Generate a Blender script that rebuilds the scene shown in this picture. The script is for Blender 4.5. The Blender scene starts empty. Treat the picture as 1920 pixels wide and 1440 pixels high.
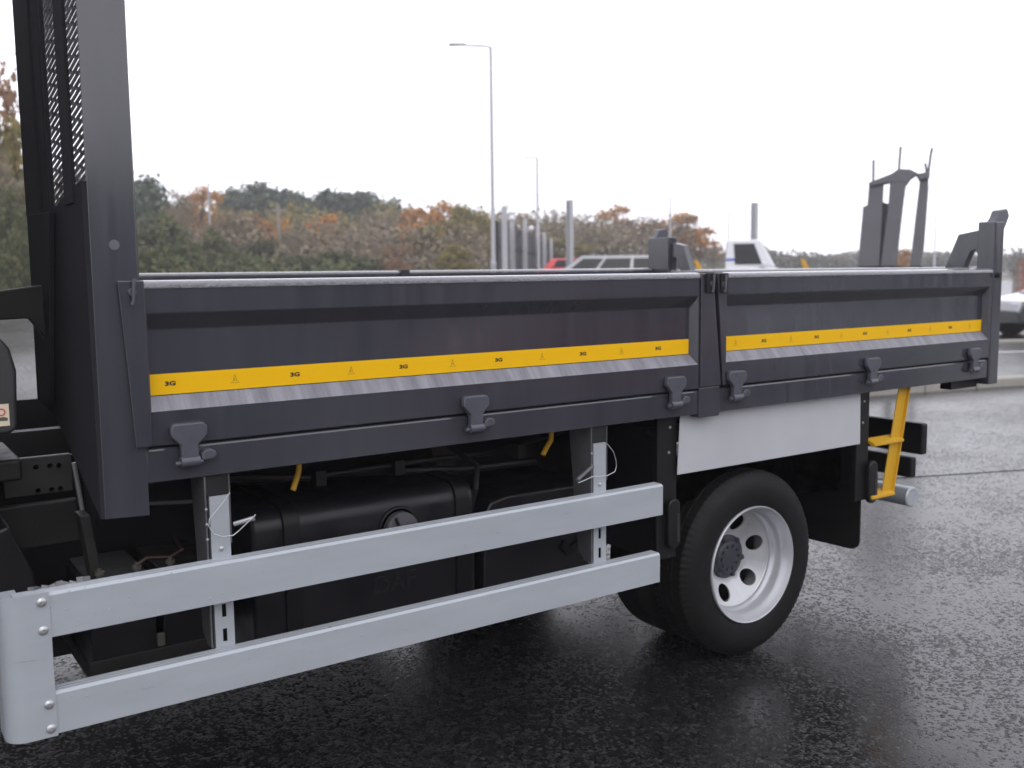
import bpy, bmesh, math, random
from mathutils import Vector, Matrix
random.seed(7)
R = math.radians
scene = bpy.context.scene
COL = scene.collection

# ------------------------------------------------------------------ camera
cam_d = bpy.data.cameras.new('camera'); cam = bpy.data.objects.new('camera', cam_d); COL.objects.link(cam)
cam_d.sensor_width = 36.0; cam_d.lens = 36.0*1850/1920; cam_d.clip_start = .05; cam_d.clip_end = 2000
yaw, pit, rol = R(34.43), R(6.567), R(0.623)
fw = Vector((math.sin(yaw)*math.cos(pit), math.cos(yaw)*math.cos(pit), -math.sin(pit)))
rt = Vector((math.cos(yaw), -math.sin(yaw), 0)); dn = fw.cross(rt)
r2 = math.cos(rol)*rt+math.sin(rol)*dn; d2 = -math.sin(rol)*rt+math.cos(rol)*dn
m = Matrix((r2, -d2, -fw)).transposed().to_4x4(); m.translation = (0, 0, 1.65)
cam.matrix_world = m
cam_d.dof.use_dof = True; cam_d.dof.focus_distance = 3.25; cam_d.dof.aperture_fstop = 2.8
scene.camera = cam

# ------------------------------------------------------------------ overcast sky, soft sun, exposure
W = bpy.data.worlds.new('World'); scene.world = W; W.use_nodes = True
nt = W.node_tree; nt.nodes.clear()
sky = nt.nodes.new('ShaderNodeTexSky'); sky.sky_type = 'NISHITA'; sky.sun_disc = False
sky.sun_elevation = R(38); sky.sun_rotation = R(200); sky.air_density = 2; sky.dust_density = 5
mx = nt.nodes.new('ShaderNodeMix'); mx.data_type = 'RGBA'; mx.inputs[0].default_value = .93
mx.inputs[7].default_value = (17.0, 17.0, 18.5, 1)
nt.links.new(sky.outputs[0], mx.inputs[6])
bg = nt.nodes.new('ShaderNodeBackground'); bg.inputs[1].default_value = .10
nt.links.new(mx.outputs[2], bg.inputs[0])
wo = nt.nodes.new('ShaderNodeOutputWorld'); nt.links.new(bg.outputs[0], wo.inputs[0])
sd = bpy.data.lights.new('sun', 'SUN'); sun = bpy.data.objects.new('sun', sd); COL.objects.link(sun)
sd.energy = .6; sd.angle = R(40); sd.color = (1, .97, .94)
saz = R(200)
sun.rotation_euler = Vector((-math.sin(saz)*math.cos(R(38)), -math.cos(saz)*math.cos(R(38)), -math.sin(R(38)))).to_track_quat('-Z', 'Y').to_euler()
scene.view_settings.view_transform = 'Standard'; scene.view_settings.look = 'None'
scene.view_settings.exposure = 0.0; scene.view_settings.gamma = 1.0
scene.view_settings.use_curve_mapping = False
scene.render.engine = 'CYCLES'
scene.cycles.max_bounces = 7; scene.cycles.volume_bounces = 1; scene.cycles.use_denoising = True

# ------------------------------------------------------------------ materials
MATS = {}
def N(t, k, **kw):
    n = t.nodes.new(k)
    for a, b in kw.items(): setattr(n, a, b)
    return n
def mat(name, col, rough=.5, metal=0., var=.12, scale=6., bump=0., bscale=60., spec=.5, coat=0., rvar=.12, stretch=(1, 1, 1), trans=0.):
    if name in MATS: return MATS[name]
    M = bpy.data.materials.new(name); M.use_nodes = True; MATS[name] = M
    t = M.node_tree; P = t.nodes['Principled BSDF']
    tc = N(t, 'ShaderNodeNewGeometry'); mp = N(t, 'ShaderNodeMapping'); mp.inputs['Scale'].default_value = stretch
    t.links.new(tc.outputs['Position'], mp.inputs[0])
    no = N(t, 'ShaderNodeTexNoise'); no.inputs['Scale'].default_value = scale; no.inputs['Detail'].default_value = 5; no.inputs['Roughness'].default_value = .6
    t.links.new(mp.outputs[0], no.inputs[0])
    cr = N(t, 'ShaderNodeMix', data_type='RGBA')
    cr.inputs[6].default_value = (*[c*(1-var) for c in col], 1); cr.inputs[7].default_value = (*[min(1, c*(1+var)) for c in col], 1)
    t.links.new(no.outputs[0], cr.inputs[0]); t.links.new(cr.outputs[2], P.inputs['Base Color'])
    mr = N(t, 'ShaderNodeMapRange'); mr.inputs[1].default_value = .3; mr.inputs[2].default_value = .7
    mr.inputs[3].default_value = max(.02, rough-rvar); mr.inputs[4].default_value = min(1, rough+rvar)
    t.links.new(no.outputs[0], mr.inputs[0]); t.links.new(mr.outputs[0], P.inputs['Roughness'])
    P.inputs['Metallic'].default_value = metal; P.inputs['Specular IOR Level'].default_value = spec; P.inputs['Coat Weight'].default_value = coat
    P.inputs['Coat Roughness'].default_value = .12; P.inputs['Transmission Weight'].default_value = trans
    if bump:
        nb = N(t, 'ShaderNodeTexNoise'); nb.inputs['Scale'].default_value = bscale; nb.inputs['Detail'].default_value = 4
        t.links.new(mp.outputs[0], nb.inputs[0])
        b = N(t, 'ShaderNodeBump'); b.inputs['Strength'].default_value = bump; b.inputs['Distance'].default_value = .004
        t.links.new(nb.outputs[0], b.inputs['Height']); t.links.new(b.outputs[0], P.inputs['Normal'])
    return M

ANTH = mat('anthracite_paint', (.035, .0355, .0455), .165, var=.2, scale=1.0, rvar=.06, spec=1.0, stretch=(16, 16, 1.3))
def ledge_sheen_mat():
    """anthracite ledge: sky sheen painted as a paler base colour, plus dried drip streaks"""
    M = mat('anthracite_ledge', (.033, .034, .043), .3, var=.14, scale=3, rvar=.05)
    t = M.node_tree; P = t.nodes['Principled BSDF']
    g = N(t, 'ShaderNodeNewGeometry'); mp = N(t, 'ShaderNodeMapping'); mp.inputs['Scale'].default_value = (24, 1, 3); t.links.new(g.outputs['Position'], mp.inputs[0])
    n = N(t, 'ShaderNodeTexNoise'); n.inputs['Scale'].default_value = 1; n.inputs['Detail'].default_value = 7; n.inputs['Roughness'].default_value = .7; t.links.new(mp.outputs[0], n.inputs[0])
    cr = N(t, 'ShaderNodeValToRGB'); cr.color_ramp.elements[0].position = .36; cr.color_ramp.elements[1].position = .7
    cr.color_ramp.elements[0].color = (.11, .11, .13, 1); cr.color_ramp.elements[1].color = (.23, .23, .26, 1)  # pale tones carry the sky's reflection as well as the drip streaks
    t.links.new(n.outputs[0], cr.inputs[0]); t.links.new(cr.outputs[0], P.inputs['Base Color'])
    return M
LEDGE = ledge_sheen_mat()
def bead_mat():
    """paint beaded with rain water"""
    M = mat('wet_glint_rail_paint', (.11, .112, .125), .16, var=.2, scale=40, rvar=.1)  # paler than the body paint, bright sky line put into the colour
    t = M.node_tree; P = t.nodes['Principled BSDF']
    g = N(t, 'ShaderNodeNewGeometry')
    v = N(t, 'ShaderNodeTexNoise'); v.inputs['Scale'].default_value = 85; v.inputs['Detail'].default_value = 2; t.links.new(g.outputs['Position'], v.inputs[0])
    b = N(t, 'ShaderNodeBump'); b.inputs['Strength'].default_value = .9; b.inputs['Distance'].default_value = .006
    t.links.new(v.outputs[0], b.inputs['Height']); t.links.new(b.outputs[0], P.inputs['Normal'])
    P.inputs['Coat Weight'].default_value = 1.0; P.inputs['Coat Roughness'].default_value = .05
    return M
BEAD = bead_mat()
HINGE = mat('hinge_paint', (.062, .064, .08), .36, var=.15, scale=30, bump=.15, bscale=120)
SILV = mat('silver_grey_paint', (.372, .40, .432), .36, metal=.2, var=.13, scale=3.5, bump=.04, bscale=14, rvar=.1, stretch=(1, 1, 5))
SILVP = mat('pale_panel_paint', (.44, .45, .475), .42, metal=.1, var=.2, scale=2.6, bump=.04, bscale=5, rvar=.05)
RIM = mat('silver_wheel_paint', (.45, .46, .48), .32, metal=.45, var=.14, scale=12, rvar=.05)
BLK = mat('black_chassis_paint', (.005, .005, .0055), .5, spec=.3, var=.3, scale=9, bump=.1, bscale=70)
BLKG = mat('grimy_chassis_paint', (.014, .014, .0135), .55, spec=.3, var=.35, scale=12, bump=.2, bscale=90)
PLAS = mat('black_plastic', (.006, .006, .007), .42, spec=.35, var=.2, scale=10, bump=.06, bscale=200)
TANK = mat('dark_tank_plastic', (.008, .008, .0105), .4, spec=.4, var=.2, scale=7, bump=.05, bscale=30)
RUB = mat('tyre_rubber', (.0055, .0055, .0054), .65, spec=.22, var=.3, scale=15, bump=.12, bscale=120)
YEL = mat('yellow_reflective_tape', (.74, .42, .004), .5, var=.04, scale=9, rvar=.05, spec=.15)
YELP = mat('yellow_paint', (.52, .29, .012), .42, var=.16, scale=20, bump=.1, bscale=80)
INK = mat('tape_print', (.03, .022, .01), .5)
INKP = mat('tape_print_faded', (.28, .16, .012), .5)
GALV = mat('galvanised_steel', (.42, .43, .44), .35, metal=.7, var=.15, scale=40)
GALVD = mat('dull_galvanised_steel', (.12, .122, .13), .42, metal=.5, var=.3, scale=18, bump=.08, bscale=40)
HUBM = mat('dark_hub_paint', (.03, .032, .042), .5, var=.25, scale=30, bump=.3, bscale=80)
LEAD = mat('battery_lead', (.09, .085, .07), .5, metal=.4, var=.5, scale=60, bump=.4, bscale=150)
STK = mat('cream_sticker', (.62, .55, .42), .5, var=.08)
REDP = mat('red_print', (.5, .04, .04), .5)
GREYINK = mat('grey_print', (.08, .075, .06), .5)
RUST = mat('rusty_frame', (.04, .026, .022), .7, var=.5, scale=20)
GLASS = mat('dark_window_glass', (.012, .013, .015), .12, var=.05, spec=.3)
LAMPM = mat('lamp_column_steel', (.33, .33, .35), .4, metal=.4, var=.1)
POSTM = mat('column_grey_steel', (.38, .38, .40), .5, metal=.2, var=.15)
PANM = mat('dark_bay_panel', (.015, .015, .02), .7, var=.2)
CONC = mat('kerb_concrete', (.27, .26, .23), .55, var=.2, scale=14, bump=.3, bscale=160)
BRICK = mat('brick_red', (.32, .10, .06), .75, var=.3, scale=30)
MORT = mat('mortar', (.28, .26, .24), .85)
WHITEL = mat('white_road_paint', (.6, .6, .58), .5, var=.15)
WHP = mat('white_vehicle_paint', (.62, .63, .66), .25, var=.03, coat=.5, rvar=.02)
SILC = mat('silver_car_paint', (.26, .265, .28), .25, metal=.5, var=.04, coat=.6, rvar=.02)
REDC = mat('red_vehicle_paint', (.55, .03, .04), .3, var=.05, coat=.5, rvar=.02)
BLUES = mat('blue_stripe', (.05, .1, .4), .4)
BARK = mat('bark', (.05, .042, .034), .9, var=.35, scale=6, bump=.4, bscale=12)
BARKP = mat('pale_bark', (.22, .2, .18), .8, var=.25, scale=6)
GRASS = mat('verge_grass', (.045, .075, .015), .9, var=.4, scale=3, bump=.6, bscale=30)
BANK = mat('bank_soil_and_grass', (.085, .075, .04), .95, var=.5, scale=.6, bump=.6, bscale=8)
SHED = mat('grey_shed_cladding', (.10, .10, .105), .6, var=.1)
DROP = mat('water_drop', (.35, .36, .39), .05, var=0.02, spec=1.0)

def tarmac(name, stone, bstr, share, film):
    """wet tarmac: a nearly flat dark water film with single chippings standing proud of it"""
    M = bpy.data.materials.new(name); M.use_nodes = True; t = M.node_tree; P = t.nodes['Principled BSDF']
    def Mth(op, a, b=None, c=None, clamp=False):
        n = N(t, 'ShaderNodeMath', operation=op); n.use_clamp = clamp
        for k, v_ in enumerate((a, b, c)):
            if v_ is None: continue
            if isinstance(v_, (int, float)): n.inputs[k].default_value = v_
            else: t.links.new(v_, n.inputs[k])
        return n.outputs[0]
    g = N(t, 'ShaderNodeNewGeometry')
    def vor(sc):
        v = N(t, 'ShaderNodeTexVoronoi', feature='F1'); v.inputs['Scale'].default_value = sc; t.links.new(g.outputs['Position'], v.inputs['Vector'])
        c = N(t, 'ShaderNodeSeparateColor'); t.links.new(v.outputs['Color'], c.inputs[0]); return v.outputs['Distance'], c.outputs
    def noi(sc, d):
        n = N(t, 'ShaderNodeTexNoise'); n.inputs['Scale'].default_value = sc; n.inputs['Detail'].default_value = d; t.links.new(g.outputs['Position'], n.inputs[0]); return n.outputs[0]
    d1, c1 = vor(stone); d2_, c2 = vor(stone*1.75); big = noi(.9, 4); mid = noi(9, 3); fine = noi(stone*2.2, 2)
    # more chippings stand out where the film is thin
    thin = Mth('MULTIPLY_ADD', Mth('SUBTRACT', Mth('ADD', Mth('MULTIPLY', big, .7), Mth('MULTIPLY', mid, .3)), .5), 1.6, share)
    def chip(d, c, top):
        on = Mth('MULTIPLY', Mth('SUBTRACT', thin, c[0]), 9, clamp=True)
        dome = Mth('MULTIPLY_ADD', d, -1.9, 1.0, clamp=True)
        return Mth('MULTIPLY', Mth('MULTIPLY', dome, on), Mth('MULTIPLY_ADD', c[1], top*.6, top*.5)), on
    h1, on1 = chip(d1, c1, 1.0); h2, on2 = chip(d2_, c2, .55)
    h = Mth('ADD', Mth('MAXIMUM', h1, h2), Mth('MULTIPLY', fine, film))
    b = N(t, 'ShaderNodeBump'); b.inputs['Strength'].default_value = bstr; b.inputs['Distance'].default_value = .0056
    t.links.new(h, b.inputs['Height']); t.links.new(b.outputs[0], P.inputs['Normal'])
    cr = N(t, 'ShaderNodeValToRGB'); cr.color_ramp.elements[0].color = (.005, .005, .0052, 1); cr.color_ramp.elements[1].color = (.03, .0295, .03, 1)
    e = cr.color_ramp.elements.new(.6); e.color = (.012, .0118, .012, 1)
    t.links.new(Mth('MULTIPLY_ADD', c1[2], .75, Mth('MULTIPLY', Mth('MAXIMUM', on1, on2), .25)), cr.inputs[0]); t.links.new(cr.outputs[0], P.inputs['Base Color'])
    t.links.new(Mth('ADD', Mth('MULTIPLY_ADD', Mth('MAXIMUM', on1, on2), .2, .2), Mth('MULTIPLY_ADD', big, -.16, .08)), P.inputs['Roughness'])
    t.links.new(Mth('MULTIPLY_ADD', Mth('MAXIMUM', on1, on2), -.34, .62), P.inputs['Specular IOR Level'])
    return M
TAR = tarmac('wet_coarse_tarmac', 66, 1.0, .30, .07)
TAR2 = tarmac('wet_smooth_tarmac', 80, .8, .25, .08)

def leafmat(name, cols, rough=.75):
    M = bpy.data.materials.new(name); M.use_nodes = True; t = M.node_tree; P = t.nodes['Principled BSDF']
    g = N(t, 'ShaderNodeNewGeometry'); cr = N(t, 'ShaderNodeValToRGB'); els = cr.color_ramp.elements
    while len(els) < len(cols): els.new(.5)
    for i, c in enumerate(cols): els[i].position = i/(len(cols)-1); els[i].color = (*c, 1)
    t.links.new(g.outputs['Random Per Island'], cr.inputs[0]); t.links.new(cr.outputs[0], P.inputs['Base Color'])
    P.inputs['Roughness'].default_value = rough; P.inputs['Specular IOR Level'].default_value = .2
    return M
LEAF = {
 'pine': leafmat('pine_needles', [(0.043, 0.068, 0.040), (0.070, 0.096, 0.062), (0.093, 0.116, 0.078), (0.054, 0.078, 0.054)]),
 'orange': leafmat('orange_leaves', [(.36, .15, .035), (.46, .20, .045), (.26, .14, .05), (.40, .23, .06)]),
 'russet': leafmat('russet_leaves', [(.25, .13, .06), (.20, .13, .08), (.31, .15, .06), (.16, .11, .07)]),
 'brown': leafmat('bare_brown_twigs', [(.18, .145, .10), (.21, .17, .12), (.15, .125, .085), (.22, .175, .095)]),
 'olive': leafmat('olive_leaves', [(.20, .16, .05), (.15, .15, .05), (.27, .19, .05), (.13, .12, .05)]),
 'bare': leafmat('grey_twigs', [(0.171, 0.147, 0.132), (0.139, 0.124, 0.109), (0.202, 0.171, 0.155)]),
 'far': leafmat('far_leaves', [(0.109, 0.116, 0.085), (0.139, 0.132, 0.101), (0.093, 0.101, 0.078)]),
 'gorse': leafmat('gorse_leaves', [(.06, .08, .03), (.08, .10, .035), (.13, .12, .05), (.045, .06, .03)]),
}

# ------------------------------------------------------------------ mesh helpers
WL = {}
class MB:
    def __init__(s): s.v = []; s.f = []
    def add(s, vs, fs):
        o = len(s.v); s.v += [tuple(v) for v in vs]; s.f += [[i+o for i in f] for f in fs]; return s
    def box(s, x0, x1, y0, y1, z0, z1):
        return s.add([(x, y, z) for z in (z0, z1) for y in (y0, y1) for x in (x0, x1)],
                     [(0, 2, 3, 1), (4, 5, 7, 6), (0, 1, 5, 4), (2, 6, 7, 3), (0, 4, 6, 2), (1, 3, 7, 5)])
    def prism(s, poly, ax, a, b):
        def P(p, c): return {'x': (c, p[0], p[1]), 'y': (p[0], c, p[1]), 'z': (p[0], p[1], c)}[ax]
        n = len(poly)
        return s.add([P(p, a) for p in poly]+[P(p, b) for p in poly],
                     [list(range(n)), list(range(2*n-1, n-1, -1))]+[(i, (i+1) % n, (i+1) % n+n, i+n) for i in range(n)])
    def tube(s, pts, r, n=10, caps=True):
        pts = [Vector(p) for p in pts]; rs = r if isinstance(r, (list, tuple)) else [r]*len(pts)
        vs = []; ref = None
        for i, p in enumerate(pts):
            d = (pts[min(i+1, len(pts)-1)]-pts[max(i-1, 0)]).normalized()
            if ref is None: ref = Vector((0, 0, 1)) if abs(d.z) < .9 else Vector((1, 0, 0))
            u = (ref-d*ref.dot(d)).normalized(); w = d.cross(u); ref = u
            for k in range(n):
                a = 2*math.pi*k/n; vs.append(p+rs[i]*(math.cos(a)*u+math.sin(a)*w))
        fs = [(i*n+k, i*n+(k+1) % n, (i+1)*n+(k+1) % n, (i+1)*n+k) for i in range(len(pts)-1) for k in range(n)]
        if caps: fs += [list(range(n))[::-1], [(len(pts)-1)*n+k for k in range(n)]]
        return s.add(vs, fs)
    def lathe(s, prof, c, n=48, ax='y', closed=False, caps=True):
        """prof: (radius, offset along axis)"""
        vs = []
        for r, o in prof:
            for k in range(n):
                a = 2*math.pi*k/n; u, w = r*math.cos(a), r*math.sin(a)
                vs.append({'y': (c[0]+u, c[1]+o, c[2]+w), 'z': (c[0]+u, c[1]+w, c[2]+o), 'x': (c[0]+o, c[1]+u, c[2]+w)}[ax])
        m_ = len(prof); rng = range(m_ if closed else m_-1)
        fs = [(i*n+k, i*n+(k+1) % n, ((i+1) % m_)*n+(k+1) % n, ((i+1) % m_)*n+k) for i in rng for k in range(n)]
        if not closed and caps:
            if prof[0][0] > 0: fs.append(list(range(n)))
            if prof[-1][0] > 0: fs.append([(m_-1)*n+k for k in range(n)])
        return s.add(vs, fs)
    def mesh(s, name, mt, smooth=True, angle=35, recalc=True, off=(0, 0, 0)):
        me = bpy.data.meshes.new(name)
        me.from_pydata([(v[0]-off[0], v[1]-off[1], v[2]-off[2]) for v in s.v], [], s.f)
        if recalc:
            bm = bmesh.new(); bm.from_mesh(me); bmesh.ops.recalc_face_normals(bm, faces=bm.faces[:]); bm.to_mesh(me); bm.free()
        if smooth:
            me.polygons.foreach_set('use_smooth', [True]*len(me.polygons)); me.set_sharp_from_angle(angle=R(angle))
        me.materials.append(mt); return me
    def build(s, name, mt, parent=None, bevel=0., seg=2, smooth=True, angle=35, local=False, recalc=True):
        if local: c = (0, 0, 0)
        else:
            c = [(min(v[i] for v in s.v)+max(v[i] for v in s.v))/2 for i in range(3)]
            if parent is None: c[2] = min(v[2] for v in s.v)
        o = bpy.data.objects.new(name, s.mesh(name, mt, smooth, angle, recalc, c)); COL.objects.link(o)
        WL[o.name] = Vector(c)
        if parent is not None:
            o.parent = parent; o.location = (0, 0, 0) if local else Vector(c)-WL[parent.name]
        else: o.location = c
        if bevel:
            b = o.modifiers.new('bevel', 'BEVEL'); b.width = bevel; b.segments = seg; b.limit_method = 'ANGLE'; b.angle_limit = R(25 if name == 'dropside' else 40); b.harden_normals = smooth
        return o
def tag(o, label=None, cat=None, group=None, kind=None):
    if label: o['label'] = label
    if cat: o['category'] = cat
    if group: o['group'] = group
    if kind: o['kind'] = kind
    return o
def empty(name, loc, label, cat, group=None, rz=0):
    o = bpy.data.objects.new(name, None); COL.objects.link(o); o.location = loc; o.rotation_euler = (0, 0, rz); o.empty_display_size = .2
    WL[o.name] = Vector(loc); return tag(o, label, cat, group)
def text_mesh(name, txt, size, mt, extrude=.0005, offset=0., sx=1.):
    cu = bpy.data.curves.new(name, 'FONT'); cu.body = txt; cu.size = size; cu.extrude = extrude; cu.offset = offset; cu.align_x = 'CENTER'; cu.align_y = 'CENTER'
    cu.resolution_u = 3
    o = bpy.data.objects.new(name, cu); COL.objects.link(o)
    dg = bpy.context.evaluated_depsgraph_get(); me = bpy.data.meshes.new_from_object(o.evaluated_get(dg)); bpy.data.objects.remove(o)
    for v in me.vertices: v.co = (v.co.x*sx, -v.co.z, v.co.y)      # stand up, facing -Y
    me.materials.clear(); me.materials.append(mt); me.name = name; return me
def part_mesh(name, me, loc, parent):
    o = bpy.data.objects.new(name, me); COL.objects.link(o); o.parent = parent; o.location = Vector(loc)-WL[parent.name]; WL[o.name] = Vector(loc); return o

# ------------------------------------------------------------------ the setting
def sstep(a, b, x):
    t = max(0, min(1, (x-a)/(b-a))); return t*t*(3-2*t)
def gh(x, y): return -.016+.466*sstep(13.5, 18, y)
ys = [-300, -40, 0, 10, 13.5, 14, 14.5, 15, 15.5, 16, 16.5, 17, 17.5, 18, 40, 120, 500]; xs = [-300, -50, 0, 50, 500]
g = MB()
g.add([(x, y, gh(x, y)) for y in ys for x in xs], [(j*5+i, j*5+i+1, j*5+i+6, j*5+i+5) for j in range(len(ys)-1) for i in range(4)])
tag(g.build('ground', TAR, smooth=True, angle=60), kind='structure')
p = MB().prism([(4.3, 5.6), (7.187, 4.467), (7.903, 4.186), (12, 2.58), (24, -2.1), (24, 3.4), (18.2, 5.60), (13.8, 7.22), (11.5, 7.8), (8, 8.3), (4.3, 8.8)], 'z', -.04, -.011)
tag(p.build('road', TAR2), kind='structure')
kp = [(6, 8.5), (8, 8.25), (9.7, 8.05), (11.3, 7.78), (12.6, 7.50), (13.8, 7.18), (15.8, 6.45), (18, 5.62), (22, 4.0)]
pv = MB().prism([(x+.04, y+.15) for x, y in kp]+[(40, 4), (40, 13.2), (6, 13.2)], 'z', -.04, .105)
tag(pv.build('pavement', TAR2), kind='structure')
kerb = tag(bpy.data.objects.new('kerb', None), kind='structure'); COL.objects.link(kerb); kerb.location = (12, 7.9, 0); WL['kerb'] = Vector((12, 7.9, 0))
# kerb stones along the path, 0.9 m each with open joints
def along(path, step):
    out = []; rem = 0.; 
    for (a, b) in zip(path, path[1:]):
        a, b = Vector(a), Vector(b); L = (b-a).length; d = (b-a)/L; s_ = rem
        while s_ < L: out.append((a+d*s_, d)); s_ += step
        rem = s_-L
    return out
sm = MB().prism([(-.065, -.05), (-.065, .095), (-.045, .118), (.07, .118), (.07, -.05)], 'x', -.445, .445).mesh('kerb_stone', CONC, off=(0, 0, 0))
for q, d in along(kp, .91)[:20]:
    o = bpy.data.objects.new('kerb_stone', sm); COL.objects.link(o); o.parent = kerb; dd = d
    o.location = Vector((q.x, q.y, random.uniform(-.003, .003)))-Vector(WL['kerb']); o.rotation_euler = (random.uniform(-.012, .012), 0, math.atan2(d.y, d.x))
tag(MB().prism([(14, 11.05), (30, 3.2), (30, 3.3), (14, 11.17)], 'z', .09, .1085).build('bay_line', WHITEL), kind='structure')
tag(MB().prism([(14.5, 13.0), (31, 4.9), (31, 5.1), (14.5, 13.2)], 'z', .05, .16).build('far_kerb', CONC, bevel=.02), kind='structure')
# verge and wooded bank on the left and behind
tag(MB().prism([(-40, 33.6), (10, 31.2), (24, 30.5), (24, 30.75), (10, 31.5), (-40, 33.9)], 'z', .3, .57).build('verge_kerb', CONC, bevel=.02), kind='structure')
tag(MB().prism([(-40, 33.9), (10, 31.5), (13, 31.3), (13, 42), (-40, 42)], 'z', .3, .56).build('grass_verge', GRASS), kind='structure')
bk = MB(); nx, ny = 40, 14
def bank_h(x, y):
    v = .44+4.2*sstep(42, 130, y+.35*abs(x-20)*.3)*(1-sstep(60, 110, x))
    return v+.25*math.sin(x*.31)*math.sin(y*.23)*sstep(42, 50, y)-.1*(1-sstep(41, 43, y))
gx = [-70+i*5. for i in range(nx)]; gy = [40+j*10. for j in range(ny)]
bk.add([(x, y, bank_h(x, y)) for y in gy for x in gx], [(j*nx+i, j*nx+i+1, (j+1)*nx+i+1, (j+1)*nx+i) for j in range(ny-1) for i in range(nx-1)])
tag(bk.build('wooded_bank', BANK, smooth=True, angle=80), kind='structure')

# ------------------------------------------------------------------ THE TRUCK
TR = empty('tipper_truck', (2.9, 4.02, 0), 'anthracite dropside tipper truck with silver side guards, the large vehicle in the foreground', 'truck')  # truck part coordinates worked out from image pixels on assumed depth planes
B, F = 2.75, 5.30           # near and far outer faces of the body
def part(mb, name, mt, parent=None, **k): return mb.build(name, mt, parent or TR, **k)

# --- bed
part(MB().prism([(.69, B+.051), (4.86, B+.051), (4.86, F-.051), (.93, F-.051)], 'z', 1.10, 1.172), 'bed_floor', ANTH)
for y in (3.6, 4.42):
    part(MB().box(.75, 4.75, y, y+.06, 1.0195, 1.0985), 'subframe_rail', BLK)
sill = part(MB().prism([(B+.004, 1.081), (B+.004, 1.168), (B+.009, 1.175), (B+.013, 1.175), (B+.016, 1.150), (B+.05, 1.150), (B+.05, 1.081)], 'x', .676, 4.825), 'sill_rail', ANTH, bevel=.004)
part(MB().box(.9, 4.86, F-.05, F, 1.08, 1.175), 'sill_rail', ANTH, bevel=.004)
part(MB().box(.69, 4.82, B+.024, B+.044, 1.152, 1.186), 'rubber_seal', BLK)
part(MB().prism([(2.772, 1.066), (2.885, 1.066), (2.885, 1.186), (2.772, 1.186)], 'y', B-.004, B+.05), 'sill_gusset', ANTH, bevel=.004)
for x in (1.0, 1.5, 2.0, 2.5, 3.0, 3.5, 4.0, 4.5):
    part(MB().box(x-.04, x+.04, B+.2, F-.2, 1.04, 1.099), 'cross_member', BLK)

def dropside(x0, x1, ro, ri, zt=1.618, zb=1.182):
    """pressed panel: flat frame, recess with sloping edges, rounded wet top rail; ro/ri = outer and inner x limits of the recess"""
    d = .034; zo0, zo1 = 1.277, 1.545; zi0, zi1 = 1.316, 1.499
    mb = MB(); y0, y1, yb = B, B+d, B+.05
    lo = [(x0, y0, zb), (x1, y0, zb), (x1, y0, zt), (x0, y0, zt)]
    lr = [(ro[0], y0, zo0), (ro[1], y0, zo0), (ro[1], y0, zo1), (ro[0], y0, zo1)]
    li = [(ri[0], y1, zi0), (ri[1], y1, zi0), (ri[1], y1, zi1), (ri[0], y1, zi1)]
    lb = [(x0, yb, zb), (x1, yb, zb), (x1, yb, zt), (x0, yb, zt)]
    fs = []
    for k in range(4):
        n = (k+1) % 4
        fs += [(k, n, 4+n, 4+k), (k, 12+k, 12+n, n)]
        if k != 0: fs.append((4+k, 4+n, 8+n, 8+k))
    fs += [(8, 9, 10, 11), (12, 15, 14, 13)]
    mb.add(lo+lr+li+lb, fs)
    o = part(mb, 'dropside', ANTH, bevel=.004, seg=3, smooth=False)
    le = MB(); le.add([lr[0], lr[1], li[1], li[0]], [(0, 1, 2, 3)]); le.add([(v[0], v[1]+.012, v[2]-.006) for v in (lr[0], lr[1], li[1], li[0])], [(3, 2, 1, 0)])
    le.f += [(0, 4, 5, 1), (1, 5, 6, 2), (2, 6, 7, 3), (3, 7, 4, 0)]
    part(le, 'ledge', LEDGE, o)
    prof = [(B-.003, zt-.006)]+[(B+.022-.025*math.cos(a), zt+.002+.014*math.sin(a)) for a in [math.pi*i/10 for i in range(11)]]+[(B+.047, zt-.006)]
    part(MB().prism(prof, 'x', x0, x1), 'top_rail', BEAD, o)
    return o
ds1 = dropside(.688, 2.772, (.695, 2.766), (.699, 2.749))
ds2 = dropside(2.912, 4.826, (2.922, 4.812), (2.932, 4.803))
# far dropsides and tailgate
for x0, x1 in ((.95, 2.80), (2.86, 4.82)):
    fd = part(MB().box(x0, x1, F-.05, F, 1.187, 1.640), 'far_dropside', ANTH, bevel=.004)
    prof = [(F-.05+.025-.027*math.cos(a), 1.642+.014*math.sin(a)) for a in [math.pi*i/8 for i in range(9)]]
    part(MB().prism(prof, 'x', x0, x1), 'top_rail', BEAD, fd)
part(MB().box(2.80, 2.86, F-.06, F+.004, 1.1, 1.66), 'far_centre_post', ANTH)
tg = part(MB().box(4.85, 4.89, B+.09, F-.205, 1.12, 1.625), 'tailgate', ANTH, bevel=.004)
part(MB().prism([(4.87-.027*math.cos(a), 1.627+.016*math.sin(a)) for a in [math.pi*i/8 for i in range(9)]], 'y', B+.09, F-.205), 'top_rail', BEAD, tg)

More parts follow.
